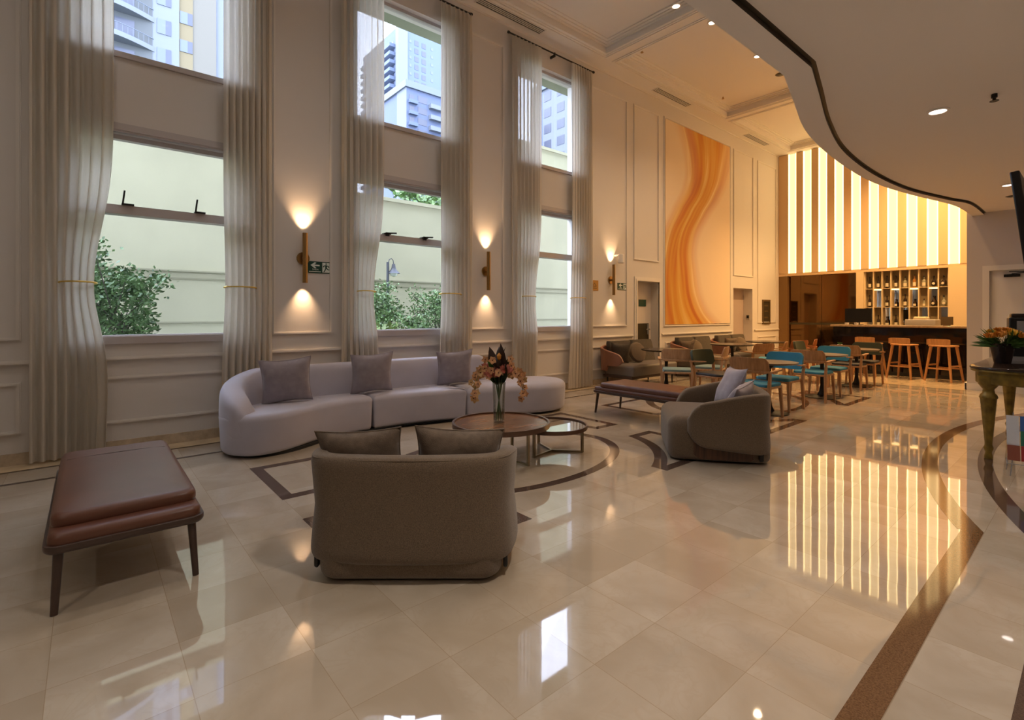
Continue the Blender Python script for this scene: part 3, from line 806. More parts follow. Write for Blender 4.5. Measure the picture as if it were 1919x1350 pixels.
# framed painting
P = empty('painting', (XW, 11.27, 1.13)); tag(P, 'tall abstract painting of orange and gold swirls on a cream ground', 'painting')
mb = MB(); mb.box(0.001, 0.02, -1.48, 1.48, 0, 4.58); mb.build('canvas', 'painted_canvas', P, smooth=0)

# sconces ----------------------------------------------------------------------
for k, y in enumerate((2.0, 4.79, 7.89)):
    S = empty('wall_sconce', (XW, y, 2.035)); tag(S, 'slim brass up-and-down sconce ' + ['beside the nearest exit sign', 'between the middle and farthest windows', 'between the brass notice plate and exit sign'][k], 'wall lamp', 'brass sconces on the window wall')
    mb = MB(); mb.lathe([(0.026, -.30), (0.030, -.30), (0.030, .30), (0.026, .30), (0.026, .27)], (0.085, 0, 0), 20); mb.lathe([(0.026, -.27), (0.026, -.30)], (0.085, 0, 0), 20)
    mb.build('tube', 'brass', S)
    mb = MB(); mb.cyl((0.0, 0, 0), (0.02, 0, 0), 0.075, n=24); mb.cyl((0.02, 0, 0), (0.06, 0, 0), 0.02, n=12); mb.build('wall_mount', 'brass', S)
    for sg in (1, -1):
        mb = MB(); mb.cyl((0.085, 0, sg * 0.285), (0.085, 0, sg * 0.288), 0.025, n=16); mb.build('bulb', 'lamp_glow', S)
        spot(S, (0.085, 0, sg * 0.305), 20 if sg > 0 else 16, (1.0, 0.62, 0.34), 78, 1.0, 0.02, (0, math.radians(14) if sg < 0 else PI - math.radians(14), 0))
# little wall speaker above the third sconce
mb = MB(); mb.lathe([(0.05, -.09), (0.06, -.08), (0.06, .08), (0.05, .09)], (XW + 0.12, 8.07, 2.46), 20); mb.cyl((XW, 8.02, 2.53), (XW + .12, 8.04, 2.53), 0.02)
tag(mb.build('wall_camera', 'white_paint'), 'small white cylindrical camera fixed above the farthest sconce', 'camera')

# ceiling fittings ---------------------------------------------------------------------
def vent(y0, y1, label):
    V = empty('ceiling_vent', (-6.09, (y0 + y1) / 2, ZC)); tag(V, label, 'air vent', 'air vents along the high ceiling edge'); h = (y1 - y0) / 2
    mb = MB(); mb.box(-.07, .07, -h, h, -0.004, 0); mb.build('backing', 'black_metal', V, smooth=0)
    mb = MB(); mb.box(-.085, -.07, -h - .015, h + .015, -.012, 0); mb.box(.07, .085, -h - .015, h + .015, -.012, 0); mb.box(-.07, .07, -h - .015, -h, -.012, 0); mb.box(-.07, .07, h, h + .015, -.012, 0); mb.build('frame', 'ceiling_paint', V, smooth=0)
    for x in (-.035, 0, .035):
        mb = MB(); mb.box(x - .006, x + .006, -h, h, -.012, -.004); mb.build('slat', 'ceiling_paint', V, smooth=0)
vent(4.49, 5.82, 'long dark air vent nearest the viewer, above the middle window')
vent(9.11, 10.41, 'long air vent above the left half of the painting')
vent(13.24, 14.48, 'long air vent above the far doorway')
def downlight(x, y, z, r, power, col, glow, label, group, size=120):
    Dn = empty('downlight', (x, y, z)); tag(Dn, label, 'ceiling light', group)
    mb = MB(); mb.lathe([(r, 0), (r * 1.35, 0), (r * 1.35, -.008), (r * 1.02, -.012), (r, 0)], n=24); mb.build('trim_ring', 'ceiling_paint', Dn)
    mb = MB(); mb.lathe([(0, -.003), (r, -.003), (r, -.0025), (0, -.0025)], n=24); mb.build('diffuser', glow, Dn)
    spot(Dn, (0, 0, -0.03), power, col, size, 0.9, r)
WARM = (1.0, 0.70, 0.42)
lab = {6.9: 'round downlight in the high ceiling nearest the curved edge corner', 8.0: 'round downlight of the high ceiling, second towards the bar', 9.7: 'round downlight of the high ceiling, third towards the bar'}
for y in (6.9, 8.0, 9.7):
    downlight(-4.25, y, ZC if y < 7.6 else 6.26, 0.055, 70 if y < 9 else 130, WARM, 'lamp_glow', lab[y], 'downlights of the high ceiling')
for x, y in ((-4.25, -2.5), (-4.25, -0.2), (-4.25, 2.0), (-4.25, 4.2), (-2.6, -1.4), (-2.6, 1.0), (-2.6, 3.2), (-2.6, 6.0), (-2.6, 9.0), (-2.8, 12.9), (-2.8, 14.4)):  # out-of-view fill lamps, added to brighten the lounge and the bar end
    downlight(x, y, 6.26, 0.055, 28 if y < 6.5 else 150 if y < 12 else 700, (1, .92, .84) if y < 5 else (1.0, .57, .22), 'lamp_glow_soft', 'added fill downlight of the high ceiling, unseen beyond the frame', 'added high ceiling fill lights beyond the frame')
mb = MB(); mb.lathe([(0, -.014), (.075, -.014), (.095, 0), (0, 0)], (-4.27, 10.79, 6.26), 24)
tag(mb.build('ceiling_speaker', 'bronze_strip'), 'dark round ceiling speaker past the downlights', 'speaker')
for x, y, z, w in ((-5.54, 7.85, 6.26, 'in the middle coffer near the window wall'), (-5.55, 10.93, 6.26, 'at the far end of the middle coffer')):
    mb = MB(); mb.cyl((x, y, z), (x, y, z - .04), .012); mb.cyl((x, y, z - .04), (x, y, z - .045), .028)
    tag(mb.build('sprinkler', 'brass'), 'small sprinkler head ' + w, 'sprinkler', 'sprinklers')
Sp = empty('sprinkler', (-0.58, 5.66, ZL + .035)); tag(Sp, 'dark sprinkler head on the low curved ceiling', 'sprinkler', 'sprinklers')
mb = MB(); mb.cyl((0, 0, 0), (0, 0, -.03), .02); mb.cyl((0, 0, -.03), (0, 0, -.055), .012); mb.build('nozzle', 'black_metal', Sp)
mb = MB(); mb.cyl((0, 0, -.055), (0, 0, -.058), .03); mb.build('deflector', 'black_metal', Sp)
downlight(-0.95, 5.74, ZL + .035, 0.062, 22, (1, .84, .72), 'lamp_glow_cool', 'pinkish round downlight of the low ceiling, nearest the viewer', 'downlights of the low ceiling')
downlight(-0.86, 9.75, ZL + .035, 0.06, 22, (1, .80, .62), 'lamp_glow_cool', 'round downlight of the low ceiling beside the black screen', 'downlights of the low ceiling')
mb = MB(); mb.lathe([(0, -.010), (.06, -.010), (.08, 0), (0, 0)], (-0.9, 10.73, ZL + .035), 24)
tag(mb.build('ceiling_speaker', 'bronze_strip'), 'dark disc on the low ceiling past its downlights', 'speaker')
for x, y in ((-0.9, 1.6), (-0.9, -2.0), (1.5, 0.0), (1.5, 4.0), (1.5, 8.0), (4, 0), (4, 4), (4, 8)):  # more added fill lamps, unseen, to lift the reception side
    downlight(x, y, ZL + .035, 0.06, 90, (1, .88, .76), 'lamp_glow_cool', 'added fill downlight of the low ceiling, unseen beyond the frame', 'added low ceiling fill lights beyond the frame')

# ---------------------------------------------------------------- lit stripe wall
mb = MB(); mb.box(XW, -1.60, YB - 0.02, YB + 0.2, 2.49, 2.57)
struct(mb.build('trim_%d' % tn, 'slat_panel', smooth=0), 'tan bulkhead edge under the lit stripes', 'moulding'); tn += 1
for k in range(10):
    x0 = -6.04 + 0.401 * k
    S = empty('light_panel', (x0 + .11, YB, 2.57)); tag(S, 'glowing vertical light strip above the bar, %s' % ['first from the window wall', 'second from the window wall', 'third from the window wall', 'fourth from the window wall', 'fifth from the window wall', 'sixth from the window wall', 'fourth from the grey wall', 'third from the grey wall', 'second from the grey wall', 'first from the grey wall'][k], 'light', 'glowing strips of the stripe wall')
    mb = MB(); mb.box(-.108, .108, 0.012, 0.022, 0, 3.52); mb.build('diffuser', 'lit_panel', S, smooth=0)
    for sx in (-1, 1):
        mb = MB(); mb.box(min(sx * .108, sx * .085), max(sx * .108, sx * .085), -0.004, 0.010, 0, 3.52); mb.build('light_edge', 'lit_edge', S, smooth=0)
for k in range(11):
    x0 = XW + 0.005 if k == 0 else -6.04 + 0.401 * (k - 1) + 0.219; x1 = -6.042 if k == 0 else (x0 + 0.181 if k < 10 else -1.605)
    mb = MB(); mb.box(x0, x1, YB - 0.03, YB + 0.15, 2.57, 6.09)
    tag(mb.build('slat_board', 'slat_panel', smooth=0), 'tan board of the stripe wall ' + ('beside the window wall' if k == 0 else 'beside the grey wall' if k == 10 else 'between the %s and next glowing strip' % ['', 'first', 'second', 'third', 'fourth', 'fifth', 'sixth', 'seventh', 'eighth', 'ninth'][k]), 'panel', 'tan boards of the stripe wall')

# ---------------------------------------------------------------- bar: jamb, bronze glass, shelf, counter
mb = MB(); mb.box(XW, -6.06, YB - 0.02, YB + 0.2, 0, 2.49)
struct(mb.build('trim_%d' % tn, 'bronze_post', smooth=0), 'dark bronze post left of the bronze glass', 'moulding'); tn += 1
for k, (a, b) in enumerate(((-6.06, -5.20), (-5.19, -4.32))):
    G = empty('glass_panel', ((a + b) / 2, YB + .1, 0)); tag(G, 'bronze tinted glass panel beside the bar, ' + ['left half', 'right half'][k], 'glass panel', 'bronze glass panels')
    mb = MB(); mb.box(-(b - a) / 2, (b - a) / 2, 0, 0.012, 0.0, 2.49); mb.build('pane', 'bronze_mirror', G, smooth=0)
    mb = MB(); mb.box(-(b - a) / 2, (b - a) / 2, -.01, 0, 1.06, 1.12); mb.build('rail', 'kick_plate', G, smooth=0)
# back shelf unit
SH = empty('bar_shelf', (-3.285, YB + .2, 1.0)); tag(SH, 'cream pigeonhole shelf unit full of bottles behind the bar', 'shelf')
sx0, sx1 = -4.14 + 3.285, -2.43 + 3.285; cw = (sx1 - sx0) / 9; ZS = (0.02, 0.55, 1.04, 1.52)
mb = MB(); mb.box(sx0, sx1, -0.02, -0.005, 0, 1.52); mb.build('back_panel', 'shelf_back', SH, smooth=0)
for i in range(10):
    mb = MB(); mb.box(sx0 + cw * i - .012, sx0 + cw * i + .012, -0.17, -0.02, 0, 1.52); mb.build('upright', 'shelf_cream', SH, smooth=0)
for z in ZS:
    mb = MB(); mb.box(sx0 + .012, sx1 - .012, -0.165, -0.02, z - .012, z); mb.build('shelf_board', 'shelf_cream', SH, smooth=0)
for i, z in ((1, 1), (3, 1), (5, 1), (7, 1), (0, 0), (2, 0), (4, 0), (6, 0), (8, 0)):
    mb = MB(); mb.box(sx0 + cw * i + .012, sx0 + cw * (i + 1) - .012, -0.03, -0.02, ZS[z], ZS[z + 1] - .012); mb.build('mirror', 'mirror_glass', SH, smooth=0)
for i in (1, 3, 5, 7):
    mb = MB(); mb.box(sx0 + cw * i + .014, sx0 + cw * (i + 1) - .014, -0.15, -0.12, ZS[2] - .045, ZS[2] - .022); mb.build('shelf_light', 'led_warm', SH, smooth=0)
mb = MB(); mb.box(-4.32, -4.15, YB - 0.04, YB + .2, 0, 2.49)
struct(mb.build('trim_%d' % tn, 'shelf_cream', smooth=0), 'cream upright panel between bronze glass and bottle shelf', 'moulding'); tn += 1
mb = MB(); mb.box(-2.42, -1.605, YB - 0.04, YB + .2, 0, 2.49)
struct(mb.build('trim_%d' % tn, 'shelf_cream', smooth=0), 'cream wall panel right of the bottle shelf', 'moulding'); tn += 1
mb = MB(); mb.box(-4.15, -2.42, YB - 0.28, YB + .19, 0, 1.0)
tag(mb.build('back_counter', 'black_stone', smooth=0), 'dark back counter under the bottle shelf', 'counter')

def bottle_proto(kind):
    B = empty('bottle', (0, 0, 0))
    if kind == 'tall': prof = [(.034, 0), (.036, .01), (.036, .17), (.03, .20), (.013, .235), (.012, .30), (.014, .302), (.014, .315)]
    elif kind == 'square': prof = [(.038, 0), (.040, .01), (.040, .15), (.034, .175), (.014, .195), (.013, .25), (.016, .252), (.016, .275)]
    elif kind == 'round': prof = [(.03, 0), (.05, .03), (.058, .08), (.05, .13), (.02, .17), (.014, .19), (.014, .235), (.018, .237), (.018, .26)]
    else: prof = [(.026, 0), (.028, .01), (.028, .10), (.022, .12), (.011, .14), (.011, .18), (.013, .182), (.013, .19)]
    return B, prof
protos = {}
def make_bottle(kind, mat):
    B, prof = bottle_proto(kind)
    MB().lathe(prof, n=16).build('body', mat, B)
    r = max(p[0] for p in prof)
    if kind == 'round': MB().cyl((0, -.052, .08), (0, -.0595, .08), .03, n=16).build('label', 'bottle_label', B)
    else:
        h = prof[2][1]
        mb = MB(); pts = [(math.sin(t) * (r + .0008), -math.cos(t) * (r + .0008)) for t in [-1.2 + 2.4 * i / 10 for i in range(11)]]
        va = [mb.bm.verts.new((x, y, h * .22)) for x, y in pts]; vb = [mb.bm.verts.new((x, y, h * .78)) for x, y in pts]
        for i in range(10): mb.face([va[i], va[i + 1], vb[i + 1], vb[i]])
        mb.build('label', 'bottle_label', B)
    mb = MB(); z = prof[-1][1]; mb.cyl((0, 0, z - .02), (0, 0, z + .008), prof[-1][0] + .002, n=12); mb.build('cap', 'black_metal', B)
    return B
ordn = ['first', 'second', 'third', 'fourth', 'fifth', 'sixth', 'seventh', 'eighth', 'ninth']
rown = {2: 'top', 1: 'middle', 0: 'bottom'}
layout = {2: [('tall', 'bottle_dark'), ('tall', 'bottle_dark'), ('tall', 'bottle_dark'), ('tall', 'bottle_dark'), ('square', 'bottle_clear'), ('tall', 'bottle_amber'), ('square', 'bottle_clear'), ('round', 'bottle_dark'), ('round', 'bottle_dark')],
          1: [('tall', 'bottle_dark'), None, ('square', 'bottle_dark'), ('small', 'bottle_dark'), ('tall', 'bottle_dark'), ('small', 'bottle_dark'), ('small', 'bottle_clear'), ('round', 'bottle_dark'), ('round', 'bottle_clear')],
          0: [None, ('tall', 'bottle_dark'), ('square', 'bottle_dark'), ('tall', 'bottle_dark'), None, ('small', 'bottle_amber'), ('small', 'bottle_clear'), None, ('small', 'bottle_dark')]}
adj = {'tall': 'tall', 'square': 'broad', 'round': 'rounded', 'small': 'small'}; cadj = {'bottle_dark': 'dark', 'bottle_clear': 'clear', 'bottle_amber': 'amber'}
for r, cells in layout.items():
    for i, c in enumerate(cells):
        if not c: continue
        if c not in protos: protos[c] = B = make_bottle(*c)
        else: B = copy_tree(protos[c])
        B.location = (-3.285 + sx0 + cw * (i + .5), YB + .2 - .10, 1.0 + ZS[r]); B.rotation_euler = (0, 0, random.uniform(-.3, .3))
        tag(B, '%s %s bottle in the %s shelf row, %s cell from the left' % (adj[c[0]], cadj[c[1]], rown[r], ordn[i]), 'bottle', 'bottles on the bar shelf')

# bar counter
BC = empty('bar_counter', (-2.9, 13.75, 0)); tag(BC, 'long glossy black bar counter with a pale stone top', 'bar counter')
mb = MB(); mb.box(-1.30, 1.29, -0.10, .28, 0.0, 1.07); mb.build('front_panel', 'black_stone', BC, smooth=0)
mb = MB(); mb.slab(rrect(-1.33, 1.295, -.22, .45, .02), 1.07, 1.115, .006, .006, 3); mb.build('worktop', 'counter_stone', BC)
mb = MB(); mb.box(-1.31, 1.29, -.12, -.10, 0, .08); mb.build('plinth', 'rubber_black', BC, smooth=0)
M_ = empty('monitor', (-3.72, 13.78, 1.115), 0.15); tag(M_, 'black computer monitor on the left end of the bar counter', 'monitor')
mb = MB(); mb.box(-.26, .26, -.02, .01, .06, .38); mb.build('screen', 'black_metal', M_, smooth=0)
mb = MB(); mb.box(-.03, .03, .0, .03, 0, .12); mb.box(-.10, .10, -.07, .08, 0, .012); mb.build('stand', 'black_metal', M_, smooth=0)
for k, dx in enumerate((-.12, .07)):
    mb = MB(); mb.lathe([(.03, 0), (.04, .005), (.045, .05), (.042, .05), (.036, .01), (0, .01)], (-3.78 + dx, 13.60, 1.115), 16)
    tag(mb.build('cup', 'white_paint'), 'small pale cup in front of the monitor, ' + ['left one', 'right one'][k], 'cup', 'cups by the monitor')
T_ = empty('till', (-2.55, 13.85, 1.115), -.1); tag(T_, 'pale grey cash register box on the bar counter', 'cash register')
mb = MB(); mb.slab(rrect(-.27, .27, -.16, .16, .02), 0, .13, .01, .005, 3); mb.build('drawer', 'plastic_grey', T_)
mb = MB(); mb.slab(rrect(-.14, .10, -.10, .10, .03), .13, .19, .03, .001, 4); mb.build('cover', 'shelf_cream', T_)
N_ = empty('counter_sign', (-2.12, 13.70, 1.115), .05); tag(N_, 'small framed card stand at the right of the bar counter', 'card stand')
mb = MB(); mb.box(-.10, .10, -.01, .01, .02, .19); mb.build('card', 'menu_frame', N_, smooth=0)
mb = MB(); mb.box(-.06, .06, -.04, .04, 0, .02); mb.build('foot', 'menu_frame', N_, smooth=0)

# ---------------------------------------------------------------- bar stools
def make_stool():
    S = empty('bar_stool')
    mb = MB(); mb.slab(rrect(-.20, .20, -.19, .19, .07), .70, .735, .015, .012, 4, zf=lambda x, y: -.01 * math.cos(x * 6)); mb.build('seat', 'stool_wood', S)
    mb = MB()
    n = 14; R = []
    for k in range(n + 1):
        t = -1 + 2 * k / n; x = t * .20; y = -.185 - .02 * (1 - t * t)
        R.append([(x, y - .011, .735), (x, y + .011, .735), (x, y + .006, .86 - .015 * t ** 6), (x, y - .016, .86 - .015 * t ** 6)])
    mb.rings(R); mb.build('backrest', 'stool_wood', S)
    for sx in (-1, 1):
        for sy in (-1, 1):
            mb = MB(); mb.bar((sx * .23, sy * .21, 0), (sx * .15, sy * .14, .71), .026, .03, .038, .045); mb.build('leg', 'stool_wood', S, smooth=0)
    for sy in (-1, 1):
        mb = MB(); mb.bar((-.20, sy * .185, .26), (.20, sy * .185, .26), .016, .03); mb.build('footrest', 'stool_wood', S, smooth=0)
    for sx in (-1, 1):
        mb = MB(); mb.bar((sx * .20, -.18, .32), (sx * .20, .18, .32), .016, .03, up=(0, 0, 1)); mb.build('stretcher', 'stool_wood', S, smooth=0)
    return S
st = make_stool()
for i, (x, y, r) in enumerate(((-2.10, 13.24, -.30), (-2.74, 13.24, -.28), (-3.36, 13.24, -.25))):
    o = st if i == 0 else copy_tree(st); o.location = (x, y, 0); o.rotation_euler = (0, 0, r)
    tag(o, ['oak bar stool at the right end of the bar, next to the grey wall', 'oak bar stool in the middle of the three at the bar', 'oak bar stool at the left of the bar, behind the cafe chairs'][i], 'bar stool', 'bar stools at the counter')

# ---------------------------------------------------------------- cafe tables and chairs
def make_table(r, top, h=.705):
    T = empty('cafe_table')
    mb = MB(); mb.lathe([(0, h - .025), (r - .02, h - .025), (r, h - .008), (r, h), (0, h)], n=48); mb.build('tabletop', top, T)
    mb = MB(); mb.lathe([(.10, h - .04), (.10, h - .025), (.03, h - .10), (.027, .20), (.045, .09), (.07, .045), (.07, .03)][::-1], n=24); mb.build('column', 'black_metal', T)
    mb = MB(); mb.lathe([(0, 0), (.25, 0), (.25, .008), (.20, .018), (.07, .035), (0, .035)], n=40); mb.build('base', 'black_metal', T)
    return T
ta = make_table(.36, 'cafe_top')
for i, (x, y) in enumerate(((-2.98, 7.15), (-2.99, 9.2), (-3.03, 11.12))):
    o = ta if i == 0 else copy_tree(ta); o.location = (x, y, 0)
    tag(o, ['round brown cafe table nearest the grey armchair', 'round brown cafe table in the middle of the right-hand row', 'round brown cafe table closest to the bar stools'][i], 'table', 'round pedestal tables in the cafe')
tb = make_table(.44, 'dark_top', .73)
for i, (x, y) in enumerate(((-5.06, 7.90), (-5.08, 10.40), (-5.08, 12.05))):
    o = tb if i == 0 else copy_tree(tb); o.location = (x, y, 0)
    tag(o, ['dark round table in front of the lounge sofa by the wall door', 'dark round table in front of the painting', 'dark round table nearest the bronze glass'][i], 'table', 'dark pedestal tables by the wall')

def arc_panel(mb, w, yc, curve, z0, z1, th, lean=0.0, n=16, corner=.03):
    R = []
    for k in range(n + 1):
        t = -1 + 2 * k / n; x = t * w / 2; y = yc - curve * (1 - t * t)
        c = corner * max(0, (abs(t) - .82) / .18) ** 2
        R.append([(x, y - th / 2, z0 + c), (x, y + th / 2, z0 + c), (x, y + th / 2 - lean, z1 - c), (x, y - th / 2 - lean, z1 - c)])
    mb.rings(R); return mb
def make_chair(w, seatm, backm):
    """front of the chair is +y; back at -y"""
    S = empty('cafe_chair')
    mb = MB(); mb.slab(rrect(-.235, .235, -.22, .23, .05), .395, .425, .008, .008, 3); mb.build('seat_frame', w, S)
    mb = MB(); mb.slab(rrect(-.23, .23, -.21, .235, .06), .422, .465, .02, .008, 4, crown=.006); mb.build('seat_cushion', seatm, S)
    if backm:
        mb = MB(); arc_panel(mb, .50, -.215, .055, .56, .80, .045, .03, corner=.05); mb.build('backrest', backm, S)
    else:
        mb = MB(); arc_panel(mb, .50, -.215, .055, .60, .80, .016, .03, corner=.05); mb.build('backrest', w, S)
    mb = MB(); pts = []
    for k in range(21):
        t = -1 + 2 * k / 20; pts.append((t * .275, -.235 + .0 - .05 * (1 - t * t), .625))
    R = [[(x, y - .016, z - .012), (x, y + .016, z - .012), (x, y + .016, z + .012), (x, y - .016, z + .012)] for x, y, z in pts]
    mb.rings(R); mb.build('back_rail', w, S)
    for sx in (-1, 1):
        mb = MB(); mb.bar((sx * .275, -.25, .625), (sx * .285, .0, .64), .036, .022, .05, .018); mb.bar((sx * .285, 0, .64), (sx * .29, .05, .645), .05, .018, .03, .012); mb.build('armrest', w, S, smooth=0)
        mb = MB(); mb.bar((sx * .255, -.25, 0), (sx * .245, -.21, .42), .028, .032, .036, .045); mb.bar((sx * .245, -.21, .42), (sx * .265, -.235, .63), .034, .042, .028, .03); mb.build('rear_leg', w, S, smooth=0)
        mb = MB(); mb.bar((sx * .235, .215, 0), (sx * .215, .19, .42), .026, .026, .038, .042); mb.build('front_leg', w, S, smooth=0)
    return S
chairs = {}
def place_chair(kind, x, y, face, label, group):
    spec = {'blue_seat': ('oak', 'teal_fabric', None), 'blue': ('oak', 'teal_fabric', 'teal_fabric'), 'light': ('oak_light', 'pale_teal_fabric', None),
            'green': ('oak', 'dark_seat', 'green_fabric'), 'rust': ('rust_wood', 'dark_seat', None), 'wood': ('oak', 'dark_seat', None)}[kind]
    o = copy_tree(chairs[kind]) if kind in chairs else make_chair(*spec)
    chairs.setdefault(kind, o); o.location = (x, y, 0); o.rotation_euler = (0, 0, math.atan2(face[1], face[0]) - PI / 2)
    tag(o, label, 'chair', group)
G1 = 'chairs of the right-hand cafe row'; G2 = 'chairs of the tables by the wall'
place_chair('blue_seat', -2.96, 6.74, (.0, 1), 'wooden armchair with its back to us, behind the grey armchair', G1)
place_chair('blue', -3.03, 7.57, (.0, -1), 'bright blue upholstered chair behind the nearest brown table', G1)
place_chair('blue_seat', -2.99, 8.80, (.0, 1), 'wooden chair with a blue seat in front of the middle brown table', G1)
place_chair('blue', -3.03, 9.64, (0, -1), 'blue upholstered chair behind the middle brown table', G1)
place_chair('wood', -3.05, 10.74, (0, 1), 'wooden chair with a dark seat in front of the brown table closest to the bar', G1)
place_chair('green', -3.03, 11.54, (0, -1), 'dark green upholstered chair below the left bar stool', G1)
place_chair('green', -3.86, 7.36, (1, -.15), 'dark green chair with its back to the dark round table', G1)
place_chair('green', -3.82, 11.2, (1, 0), 'green chair left of the brown table closest to the bar', G1)
place_chair('light', -4.55, 7.42, (-.55, .85), 'pale wooden chair with a light teal seat behind the far leather bench', G2)
place_chair('light', -4.42, 8.25, (-1, -.35), 'pale wooden chair beyond the light teal seated one', G2)
place_chair('blue_seat', -4.42, 9.95, (-1, .4), 'wooden chair at the dark table in front of the painting, nearer to us', G2)
place_chair('blue_seat', -4.42, 10.72, (-1, -.35), 'wooden chair at the dark table in front of the painting, farther from us', G2)
place_chair('rust', -4.45, 11.75, (-1, .35), 'reddish wooden chair at the table nearest the bronze glass, nearer to us', G2)
place_chair('rust', -4.45, 12.42, (-1, -.3), 'reddish wooden chair at the table nearest the bronze glass, farther from us', G2)

# ---------------------------------------------------------------- pillows
def pillow(name, w, h, t, mat, parent=None, seed=0, n=18):
    rnd = random.Random(seed); mb = MB(); V = {}
    for sgn in (1, -1):
        for i in range(n + 1):
            for j in range(n + 1):
                u, v = -1 + 2 * i / n, -1 + 2 * j / n
                edge = i in (0, n) or j in (0, n)
                if edge and sgn < 0: V[(sgn, i, j)] = V[(1, i, j)]; continue
                bow = .11
                x = w / 2 * u * (1 - bow * (1 - v * v) * abs(u) ** 2); z = h / 2 * v * (1 - bow * (1 - u * u) * abs(v) ** 2)
                th = t / 2 * (max(0, 1 - u * u) ** .42) * (max(0, 1 - v * v) ** .42)
                nz = mnoise.noise(Vector((x * 7 + seed, z * 7, sgn * 3))) * .014 * (1 - .3 * abs(u))
                V[(sgn, i, j)] = mb.bm.verts.new((x, sgn * th + (0 if edge else nz), z + h / 2))
    for sgn in (1, -1):
        for i in range(n):
            for j in range(n): mb.face([V[(sgn, i, j)], V[(sgn, i + 1, j)], V[(sgn, i + 1, j + 1)], V[(sgn, i, j + 1)]])
    o = mb.build(name, mat, parent, smooth=60)
    pm = MB(); loop = [V0 for V0 in ([(-1 + 2 * i / n, -1) for i in range(n)] + [(1, -1 + 2 * i / n) for i in range(n)] + [(1 - 2 * i / n, 1) for i in range(n)] + [(-1, 1 - 2 * i / n) for i in range(n)])]
    pts = []
    for u, v in loop + loop[:1]:
        pts.append((w / 2 * u * (1 - .11 * (1 - v * v) * u * u), 0, h / 2 * v * (1 - .11 * (1 - u * u) * v * v) + h / 2))
    pm.tube(pts, .004, 6); pm.build('piping', mat, o)
    return o

# ---------------------------------------------------------------- the big curved sofa
SO = empty('sofa', (-5.6, 2.9, 0)); tag(SO, 'long curved light grey sofa under the windows', 'sofa')
OX, OY = -5.6, 2.9
front = [(-5.62, 0.98), (-5.30, 0.98), (-5.09, 1.18), (-5.12, 1.50), (-5.34, 1.92), (-5.43, 2.45), (-5.40, 3.00), (-5.27, 3.55), (-5.10, 4.05), (-4.95, 4.50), (-4.87, 4.90), (-4.98, 5.22), (-5.30, 5.38), (-5.62, 5.25), (-5.82, 4.85), (-5.92, 4.35), (-6.0, 3.6), (-6.04, 2.8), (-6.03, 2.1), (-5.97, 1.5), (-5.84, 1.12)]
out = smooth_closed([(x - OX, y - OY) for x, y in front], 8)
def clip(poly, a, b, c):          # keep a*x+b*y <= c
    res = []
    for i in range(len(poly)):
        p, q = poly[i], poly[(i + 1) % len(poly)]; dp, dq = a * p[0] + b * p[1] - c, a * q[0] + b * q[1] - c
        if dp <= 0: res.append(p)
        if dp * dq < 0: t = dp / (dp - dq); res.append((p[0] + (q[0] - p[0]) * t, p[1] + (q[1] - p[1]) * t))
    return res
def respace(poly, d=.03):
    L = []; n = len(poly)
    for i in range(n):
        p, q = poly[i], poly[(i + 1) % n]; m = max(1, int(math.dist(p, q) / d))
        for k in range(m): L.append((p[0] + (q[0] - p[0]) * k / m, p[1] + (q[1] - p[1]) * k / m))
    # soften corners
    for _ in range(2):
        L = [((L[i - 1][0] + 2 * L[i][0] + L[(i + 1) % len(L)][0]) / 4, (L[i - 1][1] + 2 * L[i][1] + L[(i + 1) % len(L)][1]) / 4) for i in range(len(L))]
    return L
# seams: lines roughly perpendicular to the front curve
y1, y2 = 2.52 - OY, 3.70 - OY
mb = MB(); mb.slab(respace(clip(out, .05, 1, y1 - .001)), .025, .41, .06, .04, 6, crown=.012, taper=.015); mb.build('seat', 'sofa_fabric', SO, smooth=60)
mb = MB(); mb.slab(respace(clip(clip(out, .05, 1, y2 - .001), -.05, -1, -(y1 + .001))), .025, .41, .06, .04, 6, crown=.012, taper=.015); mb.build('seat', 'sofa_fabric', SO, smooth=60)
mb = MB(); mb.slab(respace(clip(out, -.05, -1, -(y2 + .001))), .025, .42, .09, .05, 6, crown=.012, taper=.015); mb.build('seat', 'sofa_fabric', SO, smooth=60)
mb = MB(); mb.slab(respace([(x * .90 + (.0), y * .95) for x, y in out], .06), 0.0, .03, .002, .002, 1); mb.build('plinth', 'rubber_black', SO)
# backrest with the arm that sweeps round the left end
def sweep_back(path, th_f, z0, zt_f, nsec=20):
    R = []
    for k, (x, y) in enumerate(path):
        p0 = Vector(path[max(0, k - 1)]); p1 = Vector(path[min(len(path) - 1, k + 1)]); t = (p1 - p0).normalized(); nrm = Vector((-t.y, t.x))
        s = k / (len(path) - 1); th = th_f(s); zt = zt_f(s); sec = []
        for j in range(nsec):
            a = 2 * PI * j / nsec; ca, sa = math.cos(a), math.sin(a)
            e = .45
            cx_ = abs(ca) ** e * (1 if ca >= 0 else -1); cz = abs(sa) ** e * (1 if sa >= 0 else -1)
            sec.append((x + nrm.x * cx_ * th / 2, y + nrm.y * cx_ * th / 2, (z0 + zt) / 2 + cz * (zt - z0) / 2))
        R.append(sec)
    return R
bp = smooth_open([(-5.20, 1.19), (-5.33, 1.10), (-5.56, 1.09), (-5.76, 1.22), (-5.86, 1.50), (-5.91, 2.1), (-5.92, 2.8), (-5.88, 3.5), (-5.79, 4.1), (-5.74, 4.36)], 8)
bp = [(x - OX, y - OY) for x, y in bp]
def ztop(s):
    z = .40 + .38 * min(1, max(0, (s - .03)) / .38) ** .60
    e = max(0, (s - .93) / .07); return z - .22 * (1 - math.sqrt(max(0, 1 - e * e)))- .02 * e
def thk(s):
    e = max(0, (s - .94) / .06); b = max(0, (.07 - s) / .07); return .235 * math.sqrt(max(.03, 1 - e * e)) * math.sqrt(max(.04, 1 - b * b))
